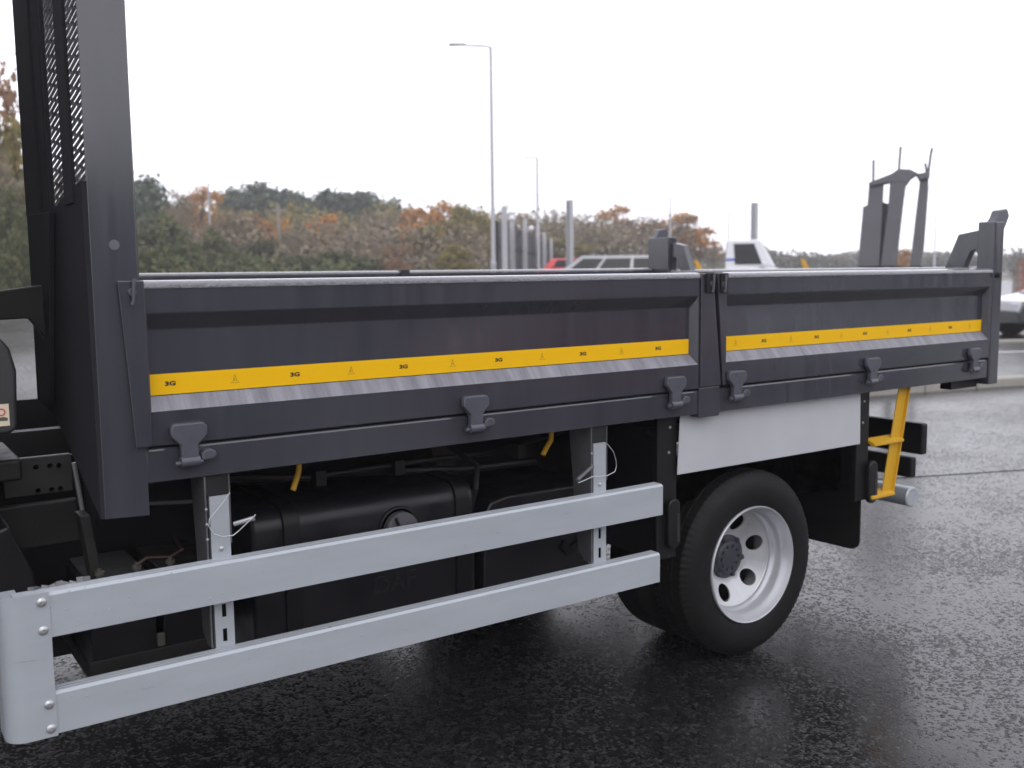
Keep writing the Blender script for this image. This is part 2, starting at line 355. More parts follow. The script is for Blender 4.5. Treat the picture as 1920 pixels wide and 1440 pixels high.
# tape on the recessed faces, with print
def tape(x0, x1, marks, start):
    o = part(MB().box(x0, x1, B+.0325, B+.0336, 1.3185, 1.3765), 'reflective_tape', YEL)
    y = B+.0322
    for i, x in enumerate(marks):
        if (i+start) % 2 == 0: part_mesh('printed_mark', LOGO, (x, y, 1.3480), o)
        else: part_mesh('printed_mark', EMARK, (x, y, 1.3475), o)
LOGO = text_mesh('printed_mark', '3G', .0165, INK, .0003, .0008, 1.5)
em = MB()
em.add([(-.0006, 0, .014), (.0006, 0, .014), (.007, 0, -.006), (.0055, 0, -.006), (0, 0, .0105), (-.0055, 0, -.006), (-.007, 0, -.006)], [(0, 4, 5, 6), (0, 1, 2, 3, 4)])
for a, b, c, d in ((-.003, -.0015, -.004, .003), (-.003, .003, -.004, -.0028), (-.003, .002, -.0006, .0006), (-.012, -.003, -.0105, -.0088), (-.001, .0035, -.0105, -.0088), (.0055, .0125, -.0105, -.0088)):
    em.add([(a, -.0002, c), (b, -.0002, c), (b, -.0002, d), (a, -.0002, d)], [(0, 1, 2, 3)])
EMARK = em.mesh('printed_mark', INKP, smooth=False, recalc=False)
tape(.702, 2.746, [.757+.1828*i for i in range(11)], 0)
tape(2.938, 4.799, [3.010+.1685*i for i in range(11)], 1)

# hinges
def hinge(x, parent, flip=0):
    w = .05
    pl = [(x-w*.86, 1.241), (x+w*.80, 1.241), (x+w, 1.229), (x+w, 1.205), (x+.024, 1.178), (x+.024, 1.136), (x-.024, 1.136), (x-.024, 1.178), (x-w, 1.207), (x-w, 1.229)]
    h = part(MB().prism(pl, 'y', B-.026, B-.004), 'hinge', HINGE, bevel=.005)
    part(MB().tube([(x-.026, B-.017, 1.133), (x+.026, B-.017, 1.133)], .0155, 14), 'hinge_barrel', HINGE, h)
    part(MB().tube([(x-.04, B-.017, 1.130), (x+.036, B-.017, 1.130)], .007, 8), 'hinge_pin', HINGE, h)
    kx = x+.030
    part(MB().prism([(kx, 1.132), (kx+.002, 1.150), (kx+.012, 1.161), (kx+.028, 1.163), (kx+.042, 1.155), (kx+.044, 1.142), (kx+.034, 1.134)], 'y', B-.024, B+.002), 'hinge_lug', HINGE, h, bevel=.004)
for x, pr in ((.787, ds1), (1.727, ds1), (2.632, ds1), (2.968, ds2), (3.85, ds2), (4.672, ds2)): hinge(x, pr)

# end plates and latches of the front dropside
ep = part(MB().prism([(.622, 1.634), (.690, 1.634), (.690, 1.184), (.647, 1.184), (.636, 1.40)], 'y', B-.012, B-.001), 'end_plate', ANTH, bevel=.003)
def latch(x, z, name='latch'):
    la = part(MB().tube([(x, B-.012, z), (x, B-.022, z)], .011, 14), name, HINGE, bevel=.002)
    part(MB().tube([(x+.004, B-.026, z+.036), (x+.001, B-.028, z+.01), (x, B-.028, z-.02), (x-.004, B-.026, z-.032)], [.0055, .0045, .0045, .0055], 8), 'latch_handle', HINGE, la)
latch(.657, 1.603)
part(MB().box(2.795, 2.905, B+.02, B+.075, 1.08, 1.622), 'centre_post', BLK)
part(MB().prism([(2.774, 1.63), (2.838, 1.63), (2.888, 1.188), (2.774, 1.188)], 'y', B-.008, B+.019), 'post_plate', ANTH, bevel=.003)
part(MB().prism([(2.858, 1.632), (2.911, 1.632), (2.911, 1.186), (2.897, 1.186)], 'y', B-.010, B+.019), 'post_plate', ANTH, bevel=.003)
latch(2.818, 1.59); latch(2.884, 1.588)
for x, z in ((2.812, 1.61), (2.89, 1.608)):
    part(MB().box(x-.02, x+.02, B-.02, B-.0085, z-.055, z+.022), 'latch_plate', BLKG, bevel=.003)

# rear corner posts with gussets on the tailgate line
def rear_post(near):
    f = (lambda y: y) if near else (lambda y: B+F-y)
    def yr(a, b): a, b = f(a), f(b); return min(a, b), max(a, b)
    a, b = yr(B-.004, B+.088 if near else B+.2)
    po = part(MB().box(4.828, 4.912, a, b, 1.045, 1.868), 'rear_post', ANTH, bevel=.006)
    a, b = yr(B+.008, B+.052)
    part(MB().prism([(4.83, 1.862), (4.862, 1.888), (4.884, 1.924), (4.955, 1.934), (4.975, 1.898), (4.945, 1.848), (4.914, 1.80), (4.914, 1.862)], 'y', a, b), 'post_lug', HINGE, po, bevel=.006)
    e = .112 if not near else 0
    pts = [(3.03, 1.638), (2.96, 1.81), (2.838, 1.83), (2.838, 1.638), (2.848, 1.638), (2.850, 1.705), (2.866, 1.733), (2.890, 1.72), (2.926, 1.638)]
    part(MB().prism([(f(y+e), z) for y, z in pts], 'x', 4.855, 4.900), 'post_gusset', ANTH, po, bevel=.003)
    return po
rp = rear_post(True); rear_post(False)
part(MB().tube([(4.862, B-.004, 1.60), (4.862, B-.022, 1.60)], .013, 12), 'post_latch', BLKG, rp)
part(MB().box(4.60, 4.828, B+.06, B+.12, 1.03, 1.078), 'rear_sub_rail', BLK)

# --- headboard corner: side channel, front plates, posts and expanded mesh
GALVM = mat('matte_front_grey', (.022, .022, .026), .85, spec=.08, rvar=.05)  # darker, duller grey than the body paint
hb = part(MB().prism([(.5595, .998), (.676, .992), (.676, 1.075), (.686, 2.95), (.566, 2.95)], 'y', B, B+.012), 'headboard_pillar', ANTH, bevel=.003)
part(MB().box(.668, .684, B+.012, B+.12, 1.08, 2.95), 'pillar_flange', ANTH, hb)
part(MB().tube([(.622, B-.0012, 1.728), (.622, B+.001, 1.728)], .0135, 20), 'pillar_plug', mat('grey_plug', (.10, .10, .115), .5), hb)
part(MB().prism([(B+.001, 1.892), (2.86, 1.884), (2.97, 1.868), (3.10, 1.848), (3.26, 1.838), (3.62, 1.845), (3.62, 1.236), (3.43, 1.218), (3.26, 1.187), (B+.001, .999)], 'x', .549, .5625), 'front_plate', GALVM, bevel=.002)
part(MB().prism([(3.115, 1.832), (3.50, 1.842), (3.535, 1.245), (3.32, 1.25)], 'x', .532, .5485), 'front_box', GALVM, bevel=.003)
for (y0, y1, x0, mt, nm) in ((3.34, 3.60, .545, GALVM, 'inner_post'), (2.845, 2.96, .545, GALVM, 'front_post'), (3.16, 3.195, .5475, GALVM, 'mesh_edge'), (3.215, 3.325, .549, GALVM, 'middle_post')):
    part(MB().box(x0, x0+.010, y0, y1, 1.84, 2.95), nm, mt, bevel=.002)
me = MB()
def strand(y0, z0, y1, z1, t_):
    me.add([(.600, y0, z0-t_), (.600, y0, z0+t_), (.600, y1, z1+t_), (.600, y1, z1-t_), (.606, y0, z0+.003-t_), (.606, y0, z0+.003+t_), (.606, y1, z1+.003+t_), (.606, y1, z1+.003-t_)],
        [(0, 1, 2, 3), (7, 6, 5, 4), (1, 5, 6, 2), (0, 3, 7, 4)])
for j in range(52):
    z = 1.80+j*.0215
    strand(2.765, z+.11, 3.62, z-.03, .0055)                     # long strands of the expanded sheet
    for i in range(7):
        y = 2.80+i*.125+(.06 if j % 2 else 0); zz = z+.11-(y-2.765)*.1637
        strand(y, zz, y+.02, zz+.0185, .0035)                    # short bridges between them
part(me, 'expanded_mesh', mat('mesh_grey', (.13, .13, .14), .5, metal=.2), smooth=False)
part(MB().prism([(.22, 1.582), (.565, 1.625), (.57, 1.44), (.535, 1.45), (.515, 1.485), (.49, 1.52), (.22, 1.515)], 'y', 3.31, 3.35), 'cab_bracket', BLKG, bevel=.005)
for x, z in ((.543, 1.585), (.545, 1.53), (.548, 1.46)):
    part(MB().tube([(x, 3.309, z), (x, 3.298, z)], .009, 6), 'bracket_bolt', GALVD)

# --- cab (ahead of the picture) and chassis
cabb = part(MB().prism([(-1.62, .55), (-1.66, 1.0), (-1.60, 1.55), (-1.22, 2.75), (-1.0, 3.0), (.08, 3.05), (.18, 2.9), (.20, .95), (-.25, .95), (-.45, 1.12), (-.85, 1.12), (-1.1, .9), (-1.2, .55)], 'y', 2.92, 5.12), 'cab', mat('cab_paint', (.03, .03, .035), .3, coat=.4), bevel=.06, seg=3)
part(MB().prism([(-1.42, 1.6), (-1.1, 2.4), (-.35, 2.4), (-.35, 1.6)], 'y', 2.90, 2.919), 'cab_window', GLASS, cabb)
for y0 in (3.58, 4.40):
    part(MB().prism([(y0, .78), (y0+.07, .78), (y0+.07, .79), (y0+.012, .79), (y0+.012, 1.01), (y0+.07, 1.01), (y0+.07, 1.019), (y0, 1.019)], 'x', -1.4, 4.72), 'chassis_rail', BLKG)
for x in (.9, 1.9, 2.6, 3.7, 4.5):
    part(MB().box(x-.05, x+.05, 3.65, 4.40, .80, 1.0), 'chassis_cross_member', BLK)
part(MB().tube([(3.18, 3.1, .388), (3.18, 3.7, .388), (3.18, 3.85, .388), (3.18, 4.2, .388), (3.18, 4.35, .388), (3.18, 4.95, .388)], [.075, .08, .17, .17, .08, .075], 16), 'rear_axle', BLK)
for y in (3.42, 4.5):
    part(MB().prism([(2.4, .62), (2.9, .52), (3.18, .49), (3.45, .52), (3.95, .62), (3.95, .68), (3.45, .58), (3.18, .56), (2.9, .58), (2.4, .68)], 'y', y, y+.07), 'leaf_spring', BLK)
part(MB().tube([(.2, 4.02, .75), (2.95, 4.02, .45)], .05, 12), 'prop_shaft', BLK)
# drilled chassis plate and clutter between cab and bed
cp = part(MB().box(.40, .600, 3.40, 3.425, .955, 1.078), 'drilled_plate', mat('worn_chassis_paint', (.035, .035, .032), .55, var=.4, scale=14), bevel=.004)
for x, z in ((.494, 1.047), (.535, 1.046), (.561, 1.044), (.496, .970), (.536, .969), (.562, .968)):
    part(MB().lathe([(.0085, 0), (.0085, -.003), (.0055, -.003), (.0055, 0)], (x, 3.40, z), 14), 'bolt_hole', BLK, cp)
part(MB().box(.36, .60, 3.33, 3.36, .80, .945), 'spring_hanger', BLKG, bevel=.01)
part(MB().box(.05, 1.04, 3.48, 3.50, .385, 1.06), 'ground_light_block', BLK)  # added dark plate, shuts out the bright ground behind the batteries
part(MB().tube([(.553, 3.1, 1.10), (.568, 3.1, .955)], .007, 8), 'tilt_rod', mat('dull_rod', (.16, .16, .165), .4, metal=.5))
part(MB().tube([(.590, 3.13, 1.1), (.602, 3.13, .95), (.60, 3.13, .9)], .02, 10), 'tilt_ram', BLK)
part(MB().prism([(.545, .955), (.575, .955), (.60, .74), (.59, .50), (.565, .50), (.572, .74)], 'y', 3.02, 3.10), 'battery_strap', BLKG, bevel=.004)
part(MB().prism([(.34, .94), (.365, .95), (.42, .80), (.445, .47), (.40, .43), (.30, .43), (.30, .94)], 'y', 3.05, 3.45), 'front_mudguard', PLAS, bevel=.01)
part(MB().box(.10, .42, 3.12, 3.5, 1.06, 1.125), 'cab_step_beam', BLKG, bevel=.012)
ib = part(MB().prism([(.18, 1.49), (.345, 1.487), (.372, 1.478), (.390, 1.452), (.403, 1.39), (.396, 1.232), (.375, 1.218), (.18, 1.226)], 'y', 2.985, 3.33), 'intake_box', mat('intake_plastic', (.03, .03, .031), .5, var=.3, scale=20), bevel=.012, seg=3)
stk = part(MB().box(.31, .3765, 2.982, 2.9845, 1.243, 1.303), 'warning_sticker', STK)
part(MB().lathe([(.0105, 0), (.0105, -.0006), (.0068, -.0006), (.0068, 0)], (.3575, 2.982, 1.281), 20, closed=True), 'sticker_print', REDP, stk)
part(MB().prism([(.33, 1.257), (.372, 1.257), (.372, 1.265), (.362, 1.268), (.33, 1.266)], 'y', 2.9812, 2.9818), 'sticker_print', GREYINK, stk)
# batteries
bt = part(MB().prism([(2.93, .485), (3.34, .485), (3.34, .60), (3.33, .60), (3.33, .50), (2.94, .50), (2.94, .545), (2.93, .545)], 'x', .53, .945), 'battery_tray', BLKG, bevel=.003)
for k, x in enumerate((.545, .748)):
    ba = part(MB().box(x, x+.185, 2.955, 3.30, .505, .745), 'battery', PLAS, bevel=.008)
    part(MB().box(x+.008, x+.177, 2.962, 3.29, .746, .765), 'battery_lid', BLKG, ba, bevel=.004)
    for tx in (.04, .145):
        part(MB().lathe([(.010, 0), (.009, .014), (.015, .015), (.015, .026), (.006, .027), (.006, .034)], (x+tx, 2.995, .764), 12, 'z'), 'battery_terminal', LEAD, ba)
part(MB().tube([(.69, 2.995, .79), (.72, 3.0, .805), (.79, 3.02, .79), (.84, 3.05, .80), (.86, 3.2, .80)], .006, 8), 'battery_cable', mat('red_cable', (.03, .007, .006), .5), bt)
part(MB().box(.725, .748, 2.938, 2.956, .545, .585), 'battery_clip', mat('tan_clip', (.06, .056, .045), .6), bt, bevel=.004)

# fuel tank with cap and letters, second tank
def rounded(y0, y1, z0, z1, r, n=6):
    out = []
    for (cy, cz, a0) in ((y1-r, z1-r, 0), (y0+r, z1-r, 90), (y0+r, z0+r, 180), (y1-r, z0+r, 270)):
        out += [(cy+r*math.cos(R(a0+90*i/n)), cz+r*math.sin(R(a0+90*i/n))) for i in range(n+1)]
    return out
tk = part(MB().prism(rounded(2.955, 3.45, .40, .90, .065), 'x', 1.03, 1.86), 'fuel_tank', TANK, bevel=.02, seg=3)
for x in (1.16, 1.80):
    part(MB().prism(rounded(2.945, 3.46, .39, .91, .07), 'x', x-.028, x+.028), 'tank_strap', BLK, tk, bevel=.004)
cpn = part(MB().lathe([(.078, .0), (.076, -.006), (.070, -.008), (.066, 0)], (1.545, 2.954, .775), 32), 'filler_neck', BLK, tk)
cap = part(MB().lathe([(.060, 0), (.060, -.026), (.054, -.034), (0, -.036)], (1.548, 2.952, .775), 36), 'filler_cap', mat('cap_plastic', (.085, .085, .095), .33))
part(MB().prism([(1.512, .82), (1.520, .824), (1.555, .735), (1.547, .731)], 'y', 2.913, 2.9185), 'cap_groove', BLK, cap)
part(MB().lathe([(.022, 0), (.022, -.004), (.018, -.006), (0, -.006)], (1.575, 2.916, .782), 24), 'cap_lock', mat('cap_lock', (.035, .035, .04), .4), cap)
part_mesh('embossed_letters', text_mesh('embossed_letters', 'DAF', .085, mat('emboss', (.012, .012, .0145), .35), .0016, .001, 1.05), (1.525, 2.9535, .585), tk)
t2 = part(MB().prism([(1.93, .40), (2.43, .40), (2.45, .42), (2.45, .80), (2.43, .815), (2.02, .815), (1.95, .80), (1.92, .76), (1.91, .42)], 'y', 2.99, 3.42), 'air_tank_box', TANK, bevel=.012, seg=3)
part(MB().prism([(2.26, .58), (2.30, .54), (2.37, .57), (2.43, .64), (2.43, .67), (2.365, .605), (2.305, .575), (2.275, .605)], 'y', 2.97, 2.989), 'box_clip', PLAS, t2)
part(MB().prism([(1.86, 1.02), (1.97, 1.02), (2.0, .82), (1.98, .815), (1.9, .9)], 'y', 3.3, 3.36), 'rusty_hanger', RUST)
for (x, z, dx) in ((1.192, 1.03, -.027), (2.200, 1.03, -.048)):
    part(MB().tube([(x+.002, 2.95, z+.06), (x, 2.95, z), (x-.004, 2.948, z-.018), (x+dx*.6, 2.944, z-.045), (x+dx, 2.94, z-.068)], .0095, 10), 'yellow_hook', YELP)

for k, pts in enumerate(([(.98, 3.2, .98), (1.3, 3.12, .955), (1.7, 3.1, .965), (2.1, 3.2, .94), (2.5, 3.25, .98)], [(1.0, 3.35, .93), (1.5, 3.22, .93), (1.95, 3.15, .90), (2.3, 3.2, .88)], [(1.9, 3.25, 1.0), (1.93, 3.05, .93), (1.89, 3.0, .86), (1.9, 3.08, .7)], [(.62, 3.2, 1.0), (.72, 3.1, .95), (.9, 3.12, .93), (1.02, 3.2, .95)])):
    part(MB().tube(pts, .011+.003*(k % 2), 8), 'air_hose', mat('hose_rubber', (.016, .016, .017), .4))
for x in (1.32, 1.62, 2.15):
    part(MB().box(x-.02, x+.02, 3.07, 3.16, .93, .985), 'hose_clip', BLKG, bevel=.004)
# --- side guard
GY = 2.715  # guard x and z numbers below scaled about the camera onto this nearer plane
gd = TR
def rail(z0, z1, x0, x1):
    h = z1-z0
    pr = [(GY, z0), (GY+.05, z0), (GY+.05, z1), (GY+.041, z1), (GY+.040, z1-.004), (GY+.037, z1-.004), (GY+.036, z1), (GY+.025, z1), (GY+.024, z1-.004), (GY+.021, z1-.004), (GY+.020, z1), (GY+.0085, z1-.0003), (GY, z1-.0075)]
    return part(MB().prism(pr, 'x', x0, x1), 'guard_rail', SILV, gd, angle=20)
rail(0.7179, 0.8365, .323, 2.552); rail(0.4562, 0.5699, .323, 2.539)
# rounded front end plate
pr = [(.405, GY-.0035), (.338, GY-.0035)]+[(.338-.052*math.sin(a), GY-.0035+.052-.052*math.cos(a)) for a in [math.pi/2*i/8 for i in range(1, 9)]]+[(.286, GY+.12), (.2885, GY+.12)]+[(.338-.0495*math.sin(a), GY-.001+.0495-.0495*math.cos(a)) for a in [math.pi/2*i/8 for i in range(8, 0, -1)]]+[(.338, GY-.001), (.405, GY-.001)]
ecap = part(MB().prism(pr, 'z', 0.4523, 0.8404), 'guard_end', SILV, gd)
part(MB().prism([(.338, GY+.0), (.338, GY+.10), (.290, GY+.10), (.290, GY+.05), (.303, GY+.02)], 'z', 0.8272, 0.8311), 'end_lid', SILV, ecap)
for x, z in ((0.386, 0.816), (0.386, 0.741), (0.388, 0.541), (0.389, 0.475)):
    part(MB().lathe([(.0125, 0), (.012, -.003), (.008, -.006), (.0035, -.0068), (.0035, -.003), (0, -.003)], (x, GY-.0035, z), 18), 'dome_bolt', GALV, ecap)
fo = MB(); random.seed(3)
for i in range(9):
    x = .363+i*.017; z = 0.8370
    fo.add([(x, GY+.045, z-.006), (x+.017, GY+.045, z-.006), (x+.017, GY+.05+random.uniform(-.006, .006), z+random.uniform(.002, .014)), (x, GY+.05+random.uniform(-.006, .006), z+random.uniform(.002, .014))], [(0, 1, 2, 3)])
part(fo, 'torn_foil', GALVD, gd, smooth=False)
def guard_post(x0, x1, pin):
    y0 = GY+.0505; zb, zt = 0.5640, 1.0178
    mb = MB(); xm = (x0+x1)/2; sl = [(0.584, 0.623), (0.658, 0.697)]
    zs = [zb]+[v for s_ in sl for v in s_]+[zt]
    for k in range(0, len(zs), 2): mb.box(x0, x1, y0, y0+.004, zs[k], zs[k+1])
    for a, b in sl:
        mb.box(x0, xm-.0065, y0, y0+.004, a, b); mb.box(xm+.0065, x1, y0, y0+.004, a, b)
    mb.box(x0, x0+.004, y0+.004, y0+.035, zb, zt); mb.box(x1-.004, x1, y0+.004, y0+.035, zb, zt)
    po = part(mb, 'guard_post', SILV)
    part(MB().box(x0+.005, x1-.005, y0+.02, y0+.03, zb, zt-.02), 'post_core', BLK, po)
    bm_ = MB().prism([(x0-.014, 1.078), (x0-.009, 1.078), (x0-.009, zb+.01), (x0-.014, zb+.01)], 'y', y0-.002, y0+.042)
    bm_.prism([(y0+.0425, 1.078), (y0+.13, 1.078), (y0+.075, .60), (y0+.0425, .58)], 'x', x0-.0135, x0-.0095)
    bm_.box(x1+.0005, x1+.004, y0-.002, y0+.04, .875, 1.078)
    part(bm_, 'post_bracket', GALVD, po)
    part(MB().box(x0-.0085, x1+.0002, y0+.001, y0+.004, 1.0198, 1.078), 'bracket_head', BLKG, po)
    part(MB().lathe([(.0075, 0), (.007, -.003), (.0035, -.005), (0, -.0055)], (xm, y0, 0.862), 14), 'dome_bolt', GALV, po)
    for z in (.983, .939, .895):
        part(MB().lathe([(.005, 0), (.004, -.003), (0, -.004)], (x0-.0115, y0-.002, z), 8), 'rivet', GALV, po)
    px, pz = pin
    if x0 < 1:
        part(MB().tube([(x1+.002, GY+.02, 0.936), (px, GY-.01, 0.952)], [.0065, .0075], 10), 'lock_pin', GALV, po)
        part(MB().tube([(x1-.006, GY+.02, 1.029), (x1-.03, GY+.012, 1.003), (x0-.015, GY+.008, 0.964), (x0-.018, GY+.008, 0.944), (x0-.008, GY+.006, 0.921), (xm-.01, GY+.004, 0.908), (xm+.02, GY+.002, 0.908), (x1+.01, GY+0, 0.920), (px-.022, GY-.006, 0.939), (px-.004, GY-.018, 0.958), (px+.002, GY-.012, 0.962), (px+.002, GY, 0.949), (px-.008, GY, 0.942)], .0018, 6), 'pin_wire', GALV, po)
    else:
        part(MB().tube([(x0-.02, GY+.03, 0.941), (px, GY-.005, 0.908)], [.0065, .0075], 10), 'lock_pin', GALVD, po)
        part(MB().tube([(x0-.01, GY+.02, 1.025), (xm, GY+.006, 1.019), (x1-.004, GY+.003, 0.988), (x1+.008, GY+.003, 0.954), (x1+.010, GY+.003, 0.934), (x1, GY, 0.915), (xm-.01, GY-.002, 0.905), (x0-.02, GY-.002, 0.907), (x0-.05, GY-.004, 0.911), (px+.03, GY-.008, 0.903), (px, GY-.012, 0.899)], .0018, 6), 'pin_wire', GALV, po)
guard_post(0.845, 0.901, (0.953, .95)); guard_post(2.254, 2.313, (2.133, .90))

# --- rear mudguard, pale panel, markers, flap, step, lights bar, under-run tube
mg = part(MB().box(2.60, 3.96, 2.86, 3.34, 1.0, 1.03), 'mudguard', PLAS)
part(MB().box(2.615, 2.72, 2.815, 2.84, .50, 1.075), 'mudguard_stay', BLK, mg, bevel=.004)
part(MB().box(3.86, 3.95, 2.815, 2.84, .56, 1.075), 'mudguard_stay', BLK, mg, bevel=.004)
part(MB().box(2.62, 2.64, 2.842, 3.34, .50, 1.0), 'mudguard_front', PLAS, mg)
part(MB().box(3.93, 3.95, 2.842, 3.34, .62, 1.0), 'mudguard_back', PLAS, mg)
part(MB().box(2.60, 2.618, 3.345, 4.72, .22, 1.0), 'axle_light_block', BLK, mg)  # added dark panel, hides bright ground showing under the axle
part(MB().prism([(2.72, .84), (2.75, .70), (2.85, .845), (3.02, .93), (3.25, .95), (3.5, .91), (3.7, .79), (3.86, .60), (3.86, .84)], 'y', 2.90, 2.92), 'mudguard_skirt', BLK, mg)
part(MB().prism([(2.722, 1.074), (3.858, 1.074), (3.866, .836), (2.709, .838)], 'y', 2.800, 2.804), 'side_panel', SILVP, mg, bevel=.001)
for x, z in ((2.68, 1.03), (2.675, .93), (3.905, 1.03), (3.90, .93)):
    part(MB().lathe([(.006, 0), (.005, -.004), (0, -.005)], (x, 2.815, z), 10), 'stay_bolt', GALV, mg)
for x in (2.655, 3.93):
    ml = part(MB().prism(rounded(x, x+.062, .545, .745, .028), 'y', 2.788, 2.814), 'side_marker', PLAS, bevel=.008, seg=3)
    part(MB().prism(rounded(x+.04, x+.058, .57, .69, .006, 3), 'y', 2.786, 2.789), 'marker_lens', mat('marker_lens', (.02, .018, .016), .15), ml)
fl = [(2.855, .95), (2.855, .345), (2.862, .322), (2.885, .304), (2.905, .300), (3.30, .290), (3.32, .31), (3.32, .95)]
part(MB().prism(fl, 'x', 3.955, 3.963), 'mud_flap', RUB, mg)
st = part(MB().prism([(4.153, 1.083), (4.225, 1.083), (4.118, .570), (4.045, .578)], 'y', 2.800, 2.806), 'access_step', YELP, bevel=.001)
part(MB().prism([(4.220, 1.083), (4.226, 1.083), (4.118, .570), (4.112, .571)], 'y', 2.7865, 2.7998), 'step_edge', YELP, st)
for (x0, x1, z) in ((3.945, 4.172, .822), (3.94, 4.115, .570)):
    part(MB().prism([(2.778, z-.004), (2.7995, z-.004), (2.83, z+.022), (2.83, z+.028), (2.778, z+.008)], 'x', x0, x1), 'step_rung', YELP, st, bevel=.001)
part(MB().box(4.58, 4.63, 2.945, 5.1, .678, .842), 'light_bar', BLK, bevel=.012)
part(MB().box(4.55, 4.60, 2.985, 5.06, .555, .66), 'bumper_beam', BLK, bevel=.01)
part(MB().box(4.5, 4.56, 3.6, 3.66, .40, 1.02), 'bumper_leg', BLK); part(MB().box(4.5, 4.56, 4.38, 4.44, .40, 1.02), 'bumper_leg', BLK)
part(MB().lathe([(.047, 0), (.054, .006), (.054, .012), (.052, .013), (.052, 2.0)], (4.62, 3.015, .440), 32), 'underrun_tube', SILV)

# --- wheels
def wheel(c, y0, outer=True, sgn=1, parent=TR, rim_mat=None):
    """c = (x, z) of the hub, y0 = outer face; sgn=1: outer face looks to -Y"""
    rr, wd = .390, .235
    whl = part(MB().lathe([(.10, .16*sgn), (.10, .22*sgn)], (c[0], y0, c[1]), 20), 'wheel', BLK, parent)
    n = 352; prof = [(0.2500, .014), (0.2634, .006), (0.2891, .001), (0.3225, .0), (0.3504, .004), (0.3683, .012), (0.3817, .022), (0.3951, .030), (0.4023, .040), (0.4040, .075), (0.3984, .077), (0.3984, .085), (0.4040, .087), (0.4040, .113), (0.3973, .115), (0.3973, .122), (0.4040, .124), (0.4040, .150), (0.3984, .152), (0.3984, .16), (0.4040, .162), (0.4023, .195), (0.3951, .205), (0.3728, .223), (0.3393, .234), (0.2500, .222)]
    vs, fs = [], []
    for i, (r, o) in enumerate(prof):
        for k in range(n):
            q = r
            if (k//2) % 2 and r > .391 and (o < .05 or o > .185): q = r-.003
            elif (k//2) % 2 and .380 < r < .384: q = r-.002
            a = 2*math.pi*k/n; vs.append((c[0]+q*math.cos(a), y0+sgn*o, c[1]+q*math.sin(a)))
    fs = [(i*n+k, i*n+(k+1) % n, (i+1)*n+(k+1) % n, (i+1)*n+k) for i in range(len(prof)-1) for k in range(n)]
    part(MB().add(vs, fs), 'tyre', RUB, whl, angle=28)
    rp_ = [(.252, .016), (.254, .004), (.251, -.001), (.246, .001), (.2435, .007), (.236, .030), (.229, .040), (.225, .055), (.224, .075), (.218, .086), (.211, .094), (.2100, .098), (.2085, .104), (.205, .107), (.2085, .1105)]
    rm = part(MB().lathe([(r, o*sgn) for r, o in rp_]+[(.2085, .17*sgn), (.23, .21*sgn)], (c[0], y0, c[1]), 72, caps=False), 'rim', RIM, whl)
    # disc with six hand holes
    nh = 6; mb = MB(); r1, r2_, rc, hr = .070, .2075, .156, .036; half = math.pi/nh; K = 32
    def dy(r): return .160-.052*max(0, min(1, (r-.112)/(.2075-.112)))
    for s_ in range(nh):
        th0 = R(16)+s_*2*half; loops = []
        for ring in range(4):
            lp = []
            for k in range(K):
                t = 2*math.pi*k/K; cu, su = math.cos(t), math.sin(t)
                mxx = max(abs(cu), abs(su)); bu, bv = cu/mxx, su/mxx
                rb = (r1+r2_)/2+bu*(r2_-r1)/2; tb = bv*half; X, Y_ = rb*math.cos(tb), rb*math.sin(tb)
                hx, hy = rc+hr*cu, hr*su; w = (0, .12, .5, 1)[ring]
                x_, y_ = hx+(X-hx)*w, hy+(Y_-hy)*w; r_ = math.hypot(x_, y_); ph = math.atan2(y_, x_)+th0
                lp.append((c[0]+r_*math.cos(ph), y0+sgn*dy(r_), c[1]+r_*math.sin(ph)))
            loops.append(lp)
        back = [(v[0], v[1]+sgn*.007, v[2]) for v in loops[0]]
        al = [back]+loops; vs = [v for lp in al for v in lp]
        mb.add(vs, [(i*K+k, i*K+(k+1) % K, (i+1)*K+(k+1) % K, (i+1)*K+k) for i in range(len(al)-1) for k in range(K)])
    part(mb, 'wheel_disc', RIM, whl, angle=40)
    hp = [(.098, .161), (.097, .156), (.090, .153), (.078, .151), (.074, .142), (.066, .137), (0, .136)]
    hub = part(MB().lathe([(r, o*sgn) for r, o in hp], (c[0], y0, c[1]), 36), 'hub', HUBM, whl)
    for k in range(10):
        a = 2*math.pi*k/10; part(MB().lathe([(.0075, .139*sgn), (.0075, .130*sgn), (0, .129*sgn)], (c[0]+.052*math.cos(a), y0, c[1]+.052*math.sin(a)), 6), 'hub_bolt', HUBM, whl)
    for k in range(6):
        a = 2*math.pi*k/6+R(50); part(MB().lathe([(.013, .156*sgn), (.012, .144*sgn), (.008, .139*sgn), (0, .139*sgn)], (c[0]+.086*math.cos(a), y0, c[1]+.086*math.sin(a)), 6), 'wheel_nut', HUBM, whl)
    return whl
wheel((3.166, .388), 2.802)
wi = MB().lathe([(.25, 0), (.34, 0), (.385, .02), (.403, .04), (.403, .195), (.385, .215), (.34, .235), (.25, .235)], (3.166, 3.08, .388), 96)
part(wi, 'inner_tyre', RUB)
part(MB().lathe([(.25, 0), (.21, .03), (.2, .2)], (3.166, 3.08, .388), 48), 'inner_rim', BLK)
for y in (4.72, 4.995):
    part(MB().lathe([(.25, 0), (.34, 0), (.385, .02), (.403, .04), (.403, .195), (.385, .215), (.34, .235), (.25, .235)], (3.166, y, .388), 64), 'far_tyre', RUB)
for y in (2.95, 4.86):
    part(MB().lathe([(.12, 0), (.25, 0), (.34, 0), (.385, .02), (.403, .04), (.403, .195), (.385, .215), (.34, .235), (.25, .235)], (-.62, y, .388), 64), 'front_tyre', RUB)
part(MB().box(1.0, 2.5, 4.6, 5.1, .42, .90), 'far_tank', TANK, bevel=.05)
